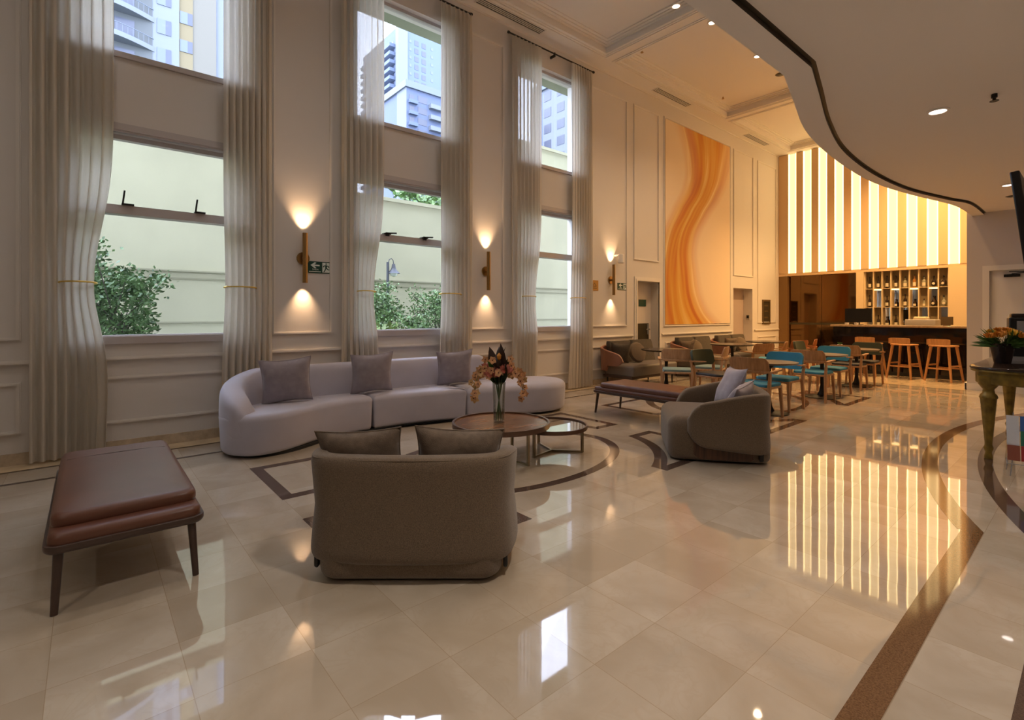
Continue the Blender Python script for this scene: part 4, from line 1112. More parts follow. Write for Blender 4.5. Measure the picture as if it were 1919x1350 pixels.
mb = MB(); mb.rings(sweep_back(bp, thk, .16, ztop)); mb.build('backrest', 'sofa_fabric', SO, smooth=60)

def lean_pillow(loc, rz, tilt, roll, w, h, t, mat, seed, label, group, name='cushion'):
    o = pillow(name, w, h, t, mat, None, seed)
    o.matrix_world = Matrix.Translation(loc) @ Matrix.Rotation(rz, 4, 'Z') @ Matrix.Rotation(tilt, 4, 'X') @ Matrix.Rotation(roll, 4, 'Y')
    tag(o, label, 'cushion', group); return o
GS = 'cushions on the curved sofa'
lean_pillow((-5.60, 1.62, .415), math.radians(78 - 0), math.radians(14), math.radians(-4), .50, .50, .15, 'sofa_pillow_fabric', 1, 'mauve grey cushion at the left end of the curved sofa', GS)
lean_pillow((-5.68, 2.60, .415), math.radians(80), math.radians(14), math.radians(-3), .50, .50, .15, 'sofa_pillow_fabric', 2, 'mauve grey cushion in the middle of the curved sofa', GS)
lean_pillow((-5.62, 3.75, .415), math.radians(72), math.radians(14), math.radians(-4), .49, .48, .15, 'sofa_pillow_fabric', 3, 'mauve grey cushion at the right of the curved sofa backrest', GS)

# ---------------------------------------------------------------- armchairs
def make_armchair():
    """front is -y ... built facing -y; back at +y"""
    A = empty('armchair')
    mb = MB(); base = rrect(-.468, .468, -.46, .432, .11, 8)
    mb.slab(base, .015, .41, .10, .05, 6, crown=.012); mb.build('seat', 'taupe_fabric', A, smooth=60)
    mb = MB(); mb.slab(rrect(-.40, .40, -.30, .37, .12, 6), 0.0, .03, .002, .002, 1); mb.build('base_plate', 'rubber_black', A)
    # curved timber plinth panels low on both sides
    for sx in (-1, 1):
        mb = MB(); pts = [(.47, -.24), (.476, -.1), (.476, .05), (.475, .2), (.465, .29)]; pts = smooth_open(pts, 6)
        R = []
        for k, (x, y) in enumerate(pts):
            s_ = k / (len(pts) - 1); zb = .035 + .05 * max(0, (s_ - .8) / .2) ** 2 + .04 * max(0, (.12 - s_) / .12)
            nx, ny = (x / math.hypot(x, y), y / math.hypot(x, y))
            R.append([(sx * (x - nx * .02), y - ny * .02, zb), (sx * x, y, zb), (sx * x, y, .20), (sx * (x - nx * .02), y - ny * .02, .20)])
        mb.rings(R); mb.build('side_plinth', 'plinth_wood', A)
    # wrap-round shell
    path = smooth_open([(-.485, -.30), (-.50, -.12), (-.505, .08), (-.492, .25), (-.43, .365), (-.22, .405), (0, .412), (.22, .405), (.43, .365), (.492, .25), (.505, .08), (.50, -.12), (.485, -.30)], 7)
    L = [0]
    for a, b in zip(path, path[1:]): L.append(L[-1] + math.dist(a, b))
    R = []; nsec = 24; tot = L[-1]
    for k, (x, y) in enumerate(path):
        p0 = Vector(path[max(0, k - 1)]); p1 = Vector(path[min(len(path) - 1, k + 1)]); t = (p1 - p0).normalized(); nrm = Vector((-t.y, t.x))
        d = min(L[k], tot - L[k]); c = min(1, d / .62)
        zt = .535 + .105 * (c * c * (3 - 2 * c)); zb = .165 - .062 * c
        if d < .17:
            q = math.sqrt(max(0, 1 - (1 - d / .17) ** 2)); mid = .33; zt = mid + (zt - mid) * max(.30, q); zb = mid + (zb - mid) * max(.30, q)
        th = .105 * (math.sqrt(max(.1, 1 - (1 - min(1, d / .05)) ** 2)))
        sec = []
        for j in range(nsec):
            a = 2 * PI * j / nsec; ca, sa = math.cos(a), math.sin(a); e = .25
            cx_ = abs(ca) ** .42 * (1 if ca >= 0 else -1); cz = abs(sa) ** e * (1 if sa >= 0 else -1)
            z = (zt + zb) / 2 + cz * (zt - zb) / 2
            waist = .028 * math.sin(PI * min(1, max(0, (z - .16) / .44)))           # slight waist in the outer face
            out_ = Vector((x, y)).normalized() if (x, y) != (0, 0) else Vector((0, 1))
            sec.append((x + nrm.x * cx_ * th / 2 - out_.x * waist * .9, y + nrm.y * cx_ * th / 2 - out_.y * waist * .5, z))
        R.append(sec)
    mb = MB(); mb.rings(R); mb.build('shell', 'taupe_fabric', A, smooth=60)
    # piping seams along the shell's outer edges
    for zz, inner in ((-.012, .96),):
        mb = MB(); pts = []
        for k, (x, y) in enumerate(path):
            d = min(L[k], tot - L[k]); c = min(1, d / .62); zt = .535 + .105 * (c * c * (3 - 2 * c))
            if d < .10: continue
            o_ = Vector((x, y)).normalized(); pts.append((x + o_.x * .043, y + o_.y * .043, zt - .014))
        mb.tube(pts, .003, 6); mb.build('seam', 'taupe_fabric', A)
    for sx in (-1, 1):
        mb = MB(); mb.slab([(x + sx * .487, y + .33) for x, y in rrect(-.012, .012, -.02, .02, .008, 3)], .045, .16, .004, .015, 3); mb.build('foot', 'black_metal', A)
    return A
ac1 = make_armchair()
def face_rot(fx, fy): return math.atan2(fy, fx) + PI / 2          # local -y -> (fx, fy)
F1 = Vector((-.766, .643)); P1 = Vector((-2.265, 1.235)) + F1 * .40
ac1.location = (P1.x, P1.y, 0); ac1.rotation_euler = (0, 0, face_rot(*F1))
tag(ac1, 'taupe tub armchair with its back to us in the foreground', 'armchair', 'taupe tub armchairs')
F2 = Vector((-.79, -.612)); P2 = Vector((-2.52, 4.74))
ac2 = copy_tree(ac1); ac2.location = (P2.x, P2.y, 0); ac2.rotation_euler = (0, 0, face_rot(*F2))
tag(ac2, 'grey taupe tub armchair seen from the side near the cafe', 'armchair', 'taupe tub armchairs')
def chair_pillow(P, F, lx, back, z, yaw, tilt, roll, w, h, seed, mat, label):
    R = Vector((-F.y, F.x))            # chair's left when facing F
    p = Vector(P) - F * back + R * lx
    rz = math.atan2(F.y, F.x) + PI / 2 + yaw
    return lean_pillow((p.x, p.y, z), rz, tilt, roll, w, h, .15, mat, seed, label, 'cushions on the tub armchairs')
chair_pillow(P1, F1, .265, .215, .415, math.radians(-4), math.radians(-12), math.radians(4), .47, .34, 11, 'taupe_pillow_fabric', 'brown cushion in the foreground armchair, left of the two')
chair_pillow(P1, F1, -.225, .215, .415, math.radians(3), math.radians(-12), math.radians(-3), .47, .35, 12, 'taupe_pillow_fabric', 'brown cushion in the foreground armchair, right of the two')
chair_pillow(P2, F2, -.16, .12, .415, math.radians(8), math.radians(-24), math.radians(-3), .46, .43, 13, 'sofa_pillow_fabric', 'grey square cushion standing at the back of the side-on armchair')
chair_pillow(P2, F2, .20, .13, .415, math.radians(-30), math.radians(-28), math.radians(8), .40, .33, 14, 'sofa_pillow_fabric', 'smaller grey cushion slumped at the near side of the side-on armchair')

# ---------------------------------------------------------------- leather benches
def make_bench(Lh=.77, W=.312):
    B = empty('bench')                # long axis local x, fold cushion step at +x end
    mb = MB(); mb.slab(rrect(-Lh, Lh, -W, W, .06, 5), .275, .315, .004, .022, 4); mb.build('frame', 'bench_frame_paint', B)
    mb = MB(); mb.slab(rrect(-Lh + .015, Lh - .015, -W + .015, W - .015, .05, 5), .312, .365, .03, .004, 5, crown=.004); mb.build('lower_cushion', 'leather', B)
    mb = MB(); mb.slab(respace(rrect(-Lh + .02, Lh - .105, -W + .02, W - .02, .06, 6), .03), .355, .425, .034, .02, 6, crown=.010); c = mb.build('upper_cushion', 'leather', B, smooth=60)
    mb = MB(); mb.tube([(-Lh + .30, -W + .018, .388), (-Lh + .30, -W + .03, .412), (-Lh + .30, -W + .06, .426), (-Lh + .30, -W * .5, .4325), (-Lh + .30, 0, .4345), (-Lh + .30, W * .5, .4325), (-Lh + .30, W - .06, .426), (-Lh + .30, W - .03, .412), (-Lh + .30, W - .018, .388)], .0022, 6); mb.build('seam', 'bench_frame_paint', c, smooth=0)
    for sx in (-1, 1):
        for sy in (-1, 1):
            mb = MB(); mb.cyl((sx * (Lh - .035), sy * (W - .04), 0), (sx * (Lh - .07), sy * (W - .055), .285), .0145, .020, 14); mb.build('leg', 'bench_frame_paint', B)
    return B
b1 = make_bench(); b1.location = (-3.78, .155, 0); tag(b1, 'brown leather bench in the left foreground', 'bench', 'brown leather benches')
b2 = copy_tree(b1); b2.location = (-3.80, 5.62, 0); b2.rotation_euler = (0, 0, PI)
tag(b2, 'brown leather bench behind the side-on armchair', 'bench', 'brown leather benches')

# ---------------------------------------------------------------- nesting coffee tables
T = empty('coffee_table', (-3.68, 2.98, 0)); tag(T, 'round walnut coffee table with the flower vase', 'coffee table', 'nesting coffee tables')
mb = MB(); mb.lathe([(0, .315), (.44, .315), (.44, .332), (0, .332)], n=64); mb.build('tabletop', 'walnut', T)
mb = MB(); mb.lathe([(.44, .30), (.46, .30), (.46, .345), (.44, .345), (.44, .30)], n=64); mb.build('rim', 'table_rim', T)
def tri_legs(T, r, a0, top):
    for k in range(3):
        a = a0 + k * 2 * PI / 3; x, y = r * math.cos(a), r * math.sin(a)
        mb = MB(); mb.bar((x, y, 0), (x, y, top), .022, .022); mb.build('leg', 'champagne_metal', T, smooth=0)
        mb = MB(); mb.bar((0, 0, .009), (x, y, .009), .018, .018); mb.build('foot_bar', 'champagne_metal', T, smooth=0)
tri_legs(T, .36, math.radians(3), .315)
T2 = empty('coffee_table', (-3.53, 3.50, 0)); tag(T2, 'smaller round glass-topped coffee table tucked under the walnut one', 'coffee table', 'nesting coffee tables')
mb = MB(); mb.lathe([(0, .245), (.335, .245), (.335, .258), (0, .258)], n=64); mb.build('tabletop', 'mirror_glass', T2)
mb = MB(); mb.lathe([(.335, .235), (.352, .235), (.352, .27), (.335, .27), (.335, .235)], n=64); mb.build('rim', 'table_rim', T2)
tri_legs(T2, .30, math.radians(-78), .245)

# vase and flowers
V = empty('vase', (-3.70, 2.97, .332)); tag(V, 'clear glass vase with water on the walnut coffee table', 'vase')
mb = MB(); mb.lathe([(0, .0), (.052, .0), (.054, .01), (.056, .20), (.064, .38), (.060, .38), (.052, .20), (.049, .02), (0, .02)], n=32); mb.build('glass_body', 'vase_glass', V)
mb = MB(); mb.lathe([(0, .022), (.047, .022), (.049, .12), (0, .12)], n=32); mb.build('water', 'vase_glass', V)
BQ = empty('bouquet', (-3.70, 2.97, .36)); tag(BQ, 'bouquet of peach orchids, dark leaves and pink protea in the glass vase', 'flowers')
rndb = random.Random(5)
def leaf(mb, p, d, up, L, W, bend=.3, n=8):
    p, d, up = Vector(p), Vector(d).normalized(), Vector(up); s = d.cross(up).normalized(); nn = s.cross(d)
    pl = pr = None; prev = None
    for k in range(n + 1):
        t = k / n; w = W / 2 * math.sin(PI * min(1, t * .94 + .06)) ** .8; c = p + d * L * t - nn * bend * L * t * t
        a, m_, b = mb.bm.verts.new(c - s * w + nn * w * .3), mb.bm.verts.new(c), mb.bm.verts.new(c + s * w + nn * w * .3)
        if prev: mb.face([prev[0], a, m_, prev[1]]); mb.face([prev[1], m_, b, prev[2]])
        prev = (a, m_, b)
for k in range(9):
    a = k * 2 * PI / 9; mb = MB()
    mb.tube([(.03 * math.cos(a + 2), .03 * math.sin(a + 2), 0), (.0, 0, .18), (.035 * math.cos(a), .035 * math.sin(a), .36), (.07 * math.cos(a), .07 * math.sin(a), .46)], .004, 6)
    mb.build('stem', 'stem_green', BQ)
for a, L, W, tilt, mt in ((0.2, .40, .10, .12, 'leaf_maroon'), (2.3, .36, .10, .18, 'leaf_dark'), (4.4, .36, .11, .16, 'leaf_maroon'), (1.2, .30, .09, .35, 'leaf_dark'), (3.3, .30, .10, .38, 'leaf_dark'), (5.3, .28, .09, .40, 'leaf_maroon'), (0.0, .24, .08, .6, 'leaf_dark'), (2.0, .26, .07, .55, 'leaf_green'), (4.0, .22, .07, .6, 'leaf_green'), (5.0, .26, .08, .5, 'leaf_green')):
    d = Vector((math.cos(a) * tilt, math.sin(a) * tilt, 1)); mb = MB(); leaf(mb, (.02 * math.cos(a), .02 * math.sin(a), .33), d, (-math.sin(a), math.cos(a), 0), L, W, .15); mb.build('leaf', mt, BQ, smooth=60)
# dark central bud with orange heart
mb = MB(); mb.lathe([(0, .0), (.035, .03), (.05, .09), (.042, .16), (.018, .23), (0, .27)], (0, 0, .42), 16); mb.build('bud', 'leaf_maroon', BQ)
mb = MB(); mb.lathe([(0, 0), (.02, .02), (.022, .05), (.0, .075)], (.045, -.035, .56), 10); mb.build('bud_heart', 'petal_orange', BQ)
# protea heads
for cx_, cy_, cz_, r in ((.015, -.09, .41, .060), (.10, .0, .45, .050), (-.06, -.10, .47, .045)):
    mb = MB()
    for k in range(26):
        a = k * 2.4; e = .2 + 1.2 * (k / 26); d = Vector((math.cos(a) * math.sin(e), math.sin(a) * math.sin(e), math.cos(e)))
        leaf(mb, Vector((cx_, cy_, cz_)), d, (-math.sin(a), math.cos(a), 0), r * 1.7, r * .6, -.1, 4)
    mb.build('protea_head', 'protea_pink', BQ, smooth=60)
# orchid sprays hanging left and right
rtv = Vector((.646, .763, 0)); bk = Vector((-.763, .646, 0))
def blossom(c, s, mat):
    mb = MB(); c = Vector(c)
    f = (-bk + Vector((rndb.uniform(-.5, .5), rndb.uniform(-.5, .5), rndb.uniform(-.2, .4)))).normalized(); a_ = f.orthogonal().normalized(); b_ = f.cross(a_)
    for k in range(5):
        t = k * 2 * PI / 5 + rndb.uniform(-.1, .1); d = a_ * math.cos(t) + b_ * math.sin(t)
        leaf(mb, c, d + f * .25, f, s, s * .85, .2, 4)
    o = mb.build('blossom', mat, BQ, smooth=60)
    mb = MB(); mb.cyl(c, c + f * s * .3, s * .18, s * .10, 6); mb.build('blossom_heart', 'petal_dark', o)
for side, zc in ((-1, 0), (1, .0)):
    for s_ in range(2):
        pts = []
        for k in range(7):
            t = k / 6; r = .06 + .17 * math.sin(t * 1.35) + (.02 if s_ else 0); z = .40 + .10 * math.sin(t * PI * .9) - (.17 + .05 * s_) * t * t
            pts.append(rtv * side * r + bk * (-.05 + .09 * s_) + Vector((0, 0, z)))
        mb = MB(); mb.tube(pts, .003, 5); mb.build('spray_stem', 'stem_green', BQ)
        for k in range(1, 7):
            for q in range(2):
                p = Vector(pts[k]) + Vector((rndb.uniform(-.03, .03), rndb.uniform(-.03, .03), rndb.uniform(-.035, .03)))
                blossom(p, rndb.uniform(.034, .046), rndb.choice(['orchid_peach', 'orchid_yellow', 'orchid_peach']))
for k in range(14):
    a = rndb.uniform(0, 6.28); blossom((.13 * math.cos(a), .13 * math.sin(a), .47 + rndb.uniform(-.05, .11)), .040, 'orchid_peach')

# ---------------------------------------------------------------- lounge sofas along the wall
def make_lounge():
    """runs along local y from 0 to 1.55; back at x=0"""
    S = empty('lounge_sofa')
    mb = MB(); mb.slab(rrect(.10, .76, .03, 1.50, .05, 5), .22, .42, .05, .02, 5, crown=.008); mb.build('seat', 'lounge_seat_fabric', S)
    mb = MB(); mb.slab(rrect(.06, .74, .02, 1.50, .03, 4), .17, .225, .004, .01, 3); mb.build('frame', 'bench_frame_paint', S)
    for y0, y1 in ((.10, .78), (.80, 1.50)):
        mb = MB(); R = []
        for k in range(9):
            t = k / 8; z = .42 + .42 * t; xb = .10 - .05 * t; w = .17 - .05 * t
            R.append([(x, y, z) for x, y in rrect(xb, xb + w, y0 + .01 + .02 * (t > .9), y1 - .01 - .02 * (t > .9), .04, 4)])
        mb.rings(R); mb.build('back_cushion', 'lounge_fabric', S, smooth=60)
    # leather wrapped arm at the near end
    mb = MB(); path = smooth_open([(.05, .55), (.03, .20), (.08, .0), (.25, -.07), (.46, -.07), (.60, -.03)], 6); R = []
    for k, (x, y) in enumerate(path):
        t = k / (len(path) - 1); zt = .78 - .20 * t ** 1.6 - .10 * max(0, (t - .85) / .15) ** 2; zb = .40 if t > .6 else .30; o_ = Vector((x - .4, y - .5)).normalized()
        zb += .10 * max(0, (t - .85) / .15)
        R.append([(x, y, zb), (x + o_.x * .025, y + o_.y * .025, zb), (x + o_.x * .045, y + o_.y * .045, zt - .01), (x + o_.x * .02, y + o_.y * .02, zt + .005), (x, y, zt - .01)])
    mb.rings(R); mb.build('armrest', 'tan_leather', S)
    for x in (.12, .68):
        for y in (.10, 1.42):
            mb = MB(); mb.cyl((x, y, 0), (x, y, .18), .012, .018, 10); mb.build('leg', 'black_metal', S)
    return S
ls = make_lounge()
for i, y in enumerate((7.48, 9.86, 11.62)):
    o = ls if i == 0 else copy_tree(ls); o.location = (-6.25, y, 0)
    tag(o, ['dark lounge sofa with a tan leather arm beside the farthest curtain', 'dark lounge sofa under the left half of the painting', 'dark lounge sofa under the right half of the painting'][i], 'sofa', 'lounge sofas along the wall')
GL = 'cushions on the lounge sofas'
lean_pillow((-5.97, 7.72, .425), math.radians(60), math.radians(16), 0, .40, .42, .14, 'lounge_fabric', 21, 'dark square cushion beside the tan arm of the nearest lounge sofa', GL)
def round_pillow(x, y, r, label, rz=math.radians(75)):
    mb = MB(); R = []
    mb.lathe([(0, -.07), (r * .5, -.065), (r * .85, -.045), (r, 0), (r * .85, .045), (r * .5, .065), (0, .07)], n=32)
    o = mb.build('cushion', 'taupe_fabric'); o.matrix_world = Matrix.Translation((x, y, .42 + r)) @ Matrix.Rotation(rz, 4, 'Z') @ Matrix.Rotation(PI / 2 - .25, 4, 'X')
    tag(o, label, 'cushion', GL)
round_pillow(-5.84, 8.12, .20, 'round taupe cushion in the middle of the nearest lounge sofa')
round_pillow(-5.86, 10.30, .19, 'round taupe cushion on the lounge sofa under the left of the painting')
lean_pillow((-5.97, 10.05, .425), math.radians(60), math.radians(16), 0, .38, .38, .13, 'taupe_pillow_fabric', 22, 'dark square cushion at the left end of the lounge sofa under the painting', GL)
lean_pillow((-5.94, 11.98, .425), math.radians(65), math.radians(16), 0, .38, .38, .13, 'taupe_pillow_fabric', 23, 'brown square cushion on the farthest lounge sofa', GL)
round_pillow(-5.86, 12.45, .19, 'round taupe cushion on the farthest lounge sofa')
# small pot plant on the brown table nearest the bar
PP = empty('table_plant', (-3.30, 11.10, .705)); tag(PP, 'tiny potted plant on the brown table closest to the bar', 'plant')

# ---------------------------------------------------------------- right: console table, flowers, coffee machine, brochure rack, screen
CT = empty('console_table', (0.1, 7.25, 0)); tag(CT, 'ornate gilt green console table with a dark polished top', 'console table')
outl = rrect(-.95, .95, -.95, .95, .30, 10)
mb = MB(); mb.slab(outl, .835, .862, .012, .008, 4); mb.build('tabletop', 'dark_gloss_top', CT)
mb = MB(); mb.slab(rrect(-.945, .945, -.945, .945, .30, 10), .812, .836, .010, .010, 4); mb.build('top_moulding', 'gilt_green', CT)
mb = MB(); mb.slab(rrect(-.91, .91, -.91, .91, .27, 10), .70, .813, .004, .012, 3); mb.build('apron', 'gilt_green', CT)
def table_leg(x, y):
    L_ = MB(); n = 32; R = []
    prof = [(0, .030), (.012, .033), (.03, .030), (.06, .024), (.09, .034), (.105, .036), (.12, .030), (.14, .028), (.56, .062), (.575, .068), (.60, .060), (.615, .045), (.65, .040), (.68, .062), (.70, .075), (.78, .078)]
    for z, r in prof:
        fl = .10 if .13 < z < .57 else 0
        R.append([(x + r * (1 - fl * (.5 + .5 * math.cos(8 * a))) * math.cos(a), y + r * (1 - fl * (.5 + .5 * math.cos(8 * a))) * math.sin(a), z) for a in [2 * PI * i / n for i in range(n)]])
    L_.rings(R); L_.build('leg', 'gilt_green', CT, smooth=50)
for x, y in ((-.80, -.80), (-.80, .80), (.80, -.80), (.80, .80)): table_leg(x, y)
PT = empty('flower_pot', (-.66, 7.02, .862)); tag(PT, 'dark round flower pot on the console table', 'flower pot')
mb = MB(); mb.lathe([(0, 0), (.062, 0), (.066, .01), (.088, .14), (.098, .19), (.102, .20), (.094, .20), (.084, .17), (0, .17)], n=32); mb.build('pot_body', 'pot_dark', PT)
FP = empty('flower_arrangement', (-.66, 7.02, 1.04)); tag(FP, 'low arrangement of orange and yellow flowers in the dark pot', 'flowers')
rndf = random.Random(9)
mb = MB()
for k in range(190):
    a = rndf.uniform(0, 2 * PI); e = rndf.uniform(.15, 1.6); d = Vector((math.cos(a) * math.sin(e), math.sin(a) * math.sin(e), math.cos(e) * .6 + .05))
    leaf(mb, (.05 * math.cos(a), .05 * math.sin(a), rndf.uniform(-.02, .03)), d, (-math.sin(a), math.cos(a), .2), rndf.uniform(.09, .20), .014, .25, 5)
mb.build('foliage', 'leaf_green', FP, smooth=60)
for k in range(26):
    a = rndf.uniform(0, 2 * PI); r = rndf.uniform(.02, .21); z = .15 - r * .40; mb = MB()
    for q in range(16):
        t = q * 2.4; e = .2 + 1.1 * q / 16; d = Vector((math.cos(t) * math.sin(e), math.sin(t) * math.sin(e), math.cos(e)))
        leaf(mb, (r * math.cos(a), r * math.sin(a), z), d, (-math.sin(t), math.cos(t), 0), .05, .036, -.3, 4)
    mb.build('blossom', 'petal_yellow' if k % 4 == 0 else 'petal_orange', FP, smooth=60)
CM = empty('coffee_machine', (-.42, 7.72, .862), .15); tag(CM, 'black and silver coffee machine behind the orange flowers', 'coffee machine')
mb = MB(); mb.slab(rrect(-.26, .26, -.08, .22, .02), 0, .46, .015, .005, 3); mb.build('body', 'black_metal', CM)
mb = MB(); mb.box(-.20, .25, -.10, -.08, .24, .42); mb.build('front_panel', 'machine_silver', CM, smooth=0)
mb = MB(); mb.box(-.12, .18, -.105, -.10, .30, .34); mb.build('display', 'black_metal', CM, smooth=0)
mb = MB(); mb.box(-.26, .26, -.22, .22, 0, .04); mb.build('drip_tray', 'machine_silver', CM, smooth=0)
mb = MB(); mb.slab(rrect(-.24, .24, -.06, .20, .02), .46, .50, .01, .002, 3); mb.build('bean_hopper', 'pot_dark', CM)
for x in (-.06, .10):
    mb = MB(); mb.cyl((x, -.12, .16), (x, -.12, .24), .018, .026, 12); mb.cyl((x, -.12, .17), (x, -.25, .16), .010); mb.build('brew_spout', 'machine_silver', CM)
BR = empty('brochure_rack', (-.38, 6.02, 0), .2); tag(BR, 'wire rack of folded brochures at the right edge', 'brochure rack')
for x in (-.15, 0, .15):
    mb = MB(); mb.tube([(x, -.10, 0), (x * .9, -.07, .12), (x * .8, 0, .52)], .004, 6); mb.tube([(x, .12, 0), (x * .8, 0, .40)], .004, 6); mb.build('wire_leg', 'machine_silver', BR)
mb = MB(); mb.tube([(-.17, -.09, .10), (.17, -.09, .10)], .004, 6); mb.tube([(-.17, -.06, .14), (-.17, -.09, .10)], .004, 6); mb.build('wire_shelf', 'machine_silver', BR)
cols = ['paper_white', 'paper_red', 'paper_blue', 'paper_brown', 'paper_green', 'paper_white', 'paper_red', 'paper_brown']
cn = {'paper_white': 'white', 'paper_red': 'red', 'paper_blue': 'blue', 'paper_brown': 'brown', 'paper_green': 'green'}
k = 0
for lv, (z, yy) in enumerate(((.13, -.085), (.25, -.055), (.37, -.025))):
    for q in range(4):
        c = ['paper_brown', 'paper_red', 'paper_red', 'paper_brown', 'paper_white', 'paper_green', 'paper_red', 'paper_blue', 'paper_white', 'paper_blue', 'paper_brown', 'paper_red'][k]; k += 1
        mb = MB(); mb.box(-.165 + q * .083, -.165 + q * .083 + .076, -.006, .006, 0, .125); o = mb.build('brochure', c, smooth=0)
        o.matrix_world = Matrix.Translation((-.38, 6.02, 0)) @ Matrix.Rotation(.2, 4, 'Z') @ Matrix.Translation((0, yy, z)) @ Matrix.Rotation(-.12, 4, 'X')
        tag(o, '%s brochure in the %s tier of the wire rack, %s from the left' % (cn[c], ['lowest', 'middle', 'upper'][lv], ordn[q]), 'brochure', 'brochures in the wire rack')
TV = empty('television', (-.345, 5.17, 1.98), math.radians(-90)); tag(TV, 'black flat screen hanging from the low ceiling at the right edge', 'television')
mb = MB(); mb.slab(rrect(-.55, .55, -.024, .024, .01, 3), -.31, .31, .006, .006, 2); sc_ = mb.build('screen', 'black_metal', TV)
sc_.rotation_euler = (math.radians(6.3), 0, 0)
mb = MB(); mb.cyl((0, .06, .0), (0, .06, ZL + .035 - 1.98), .02); mb.box(-.06, .06, .02, .07, -.08, .08); mb.build('mount', 'black_metal', TV)

# the little plant pot
mb = MB(); mb.lathe([(0, 0), (.035, 0), (.045, .07), (.04, .07), (0, .06)], n=16); mb.build('pot', 'white_paint', PP)
mb = MB()
for k in range(16):
    a = k * 2.4; leaf(mb, (0, 0, .06), (math.cos(a) * .8, math.sin(a) * .8, 1), (-math.sin(a), math.cos(a), 0), .07, .02, .2, 4)
mb.build('foliage', 'leaf_green', PP, smooth=60)

# ---------------------------------------------------------------- outside
mb = MB(); mb.box(-140, XW - 0.31, -60, 120, -.5, -.35)
struct(mb.build('ground', 'outdoor_soil', smooth=0), 'planted ground outside the windows', 'ground')
XO = -10.2
def outer_wall(y0, y1, h, label, x=XO):
    mb = MB(); mb.mi = 0; mb.box(x - .25, x, y0, y1, -.4, h); mb.box(x - .3, x + .04, y0, y1, h, h + .08); mb.mi = 1
    for z, d in ((2.10, .05), (1.97, .012), (1.22, .015)): mb.box(x, x + d, y0, y1, z - .015, z + .012)
    o = mb.build('wall_garden', ['outer_wall_paint', 'outer_ledge_paint'], smooth=0); struct(o, label, 'garden wall')
outer_wall(-14, 3.3, 4.75, 'pale yellow garden wall outside the nearest window')
outer_wall(3.3, 7.6, 3.85, 'pale yellow garden wall outside the middle window, with the lamp before it')
outer_wall(7.6, 30, 6.0, 'pale yellow garden wall outside the farthest window')
mb = MB(); mb.box(XW - .75, XW - .30, -5, 12, 5.80, 5.92)
struct(mb.build('trim_%d' % tn, 'outer_fascia', smooth=0), 'pale green eave outside the window heads', 'moulding'); tn += 1
def shrub(x, y, z0, w, h, nleaf, lm, label, name='shrub', stems=5, seed=0, size=.07, openness=.2):
    rnd = random.Random(seed); S = empty(name, (x, y, -.35)); tag(S, label, 'shrub', 'plants outside the windows')
    st_ = MB()
    tips = []
    for k in range(stems):
        a = rnd.uniform(0, 6.28); r = rnd.uniform(.3, .9) * w / 2; top = Vector((r * math.cos(a), r * math.sin(a), h * rnd.uniform(.6, .95) + .35)); tips.append(top)
        st_.tube([(0 + rnd.uniform(-.1, .1), rnd.uniform(-.1, .1), 0), top * .5 + Vector((rnd.uniform(-.08, .08), rnd.uniform(-.08, .08), 0)), top], .018, 6, .005)
        for q in range(3):
            b = top + Vector((rnd.uniform(-.3, .3) * w, rnd.uniform(-.3, .3) * w, rnd.uniform(-.05, .15) * h)); tips.append(b); st_.tube([top * rnd.uniform(.5, .8), b], .008, 5, .003)
    st_.build('branches', 'bark', S)
    mb = MB()
    for k in range(nleaf):
        if rnd.random() < openness: c = rnd.choice(tips); p = c + Vector((rnd.gauss(0, .09), rnd.gauss(0, .09), rnd.gauss(0, .07)))
        else:
            while True:
                u = Vector((rnd.uniform(-1, 1), rnd.uniform(-1, 1), rnd.uniform(-1, 1)))
                if u.length < 1: break
            p = Vector((u.x * w / 2, u.y * w / 2, .35 + z0 + (u.z * .5 + .5) * (h - z0)))
            if mnoise.noise(p * 3.1 + Vector((seed, 0, 0))) < -.12: continue
        d = Vector((rnd.uniform(-1, 1), rnd.uniform(-1, 1), rnd.uniform(-.4, 1))).normalized(); s_ = d.orthogonal().normalized() * size * .28; L_ = size * rnd.uniform(.7, 1.3)
        v = [mb.bm.verts.new(q) for q in (p, p + d * L_ * .5 + s_, p + d * L_, p + d * L_ * .5 - s_)]; mb.face(v)
    o = mb.build('foliage', lm, S, smooth=0); return S
s1 = shrub(-8.7, -.22, .3, 2.0, 2.12, 17000, 'leaf_outdoor', 'dense dark green shrub outside the nearest window', seed=1, size=.07, openness=.12)
mb = MB()
for k in range(14): leaf(mb, (.55 + random.uniform(-.1, .1), .12 + random.uniform(-.12, .12), 1.95 + random.uniform(-.1, .1)), (1, random.uniform(-1, 1), .4), (0, 0, 1), .09, .05, .2, 3)
mb.build('blossom_cluster', 'flower_outdoor', s1, smooth=0)
shrub(-8.9, 4.05, 1.15, 1.2, 1.80, 4200, 'leaf_outdoor_pale', 'leafy shrub at the left of the middle window', seed=2, size=.055, openness=.6, stems=9)
shrub(-8.9, 5.60, 1.05, 1.15, 1.86, 4600, 'leaf_outdoor_pale', 'twiggy shrub at the right of the middle window', seed=3, size=.055, openness=.55, stems=12)
shrub(-8.7, 4.78, .7, .6, 1.25, 700, 'leaf_outdoor_pale', 'small sparse shrub between the two garden shrubs', seed=4, size=.08, openness=.8, stems=5)
shrub(-8.3, 4.1, .5, .7, 1.15, 400, 'leaf_lime', 'lime green tufts low in the middle window', seed=6, size=.16, openness=.1, stems=3)
shrub(-16, 10.2, 2.0, 3.4, 6.9, 5200, 'leaf_outdoor_pale', 'round tree rising behind the garden wall', name='tree', seed=5, size=.26, stems=7)
GLp = empty('garden_lamp', (-9.5, 4.70, -.35)); tag(GLp, 'grey garden lamp post outside the middle window', 'lamp')
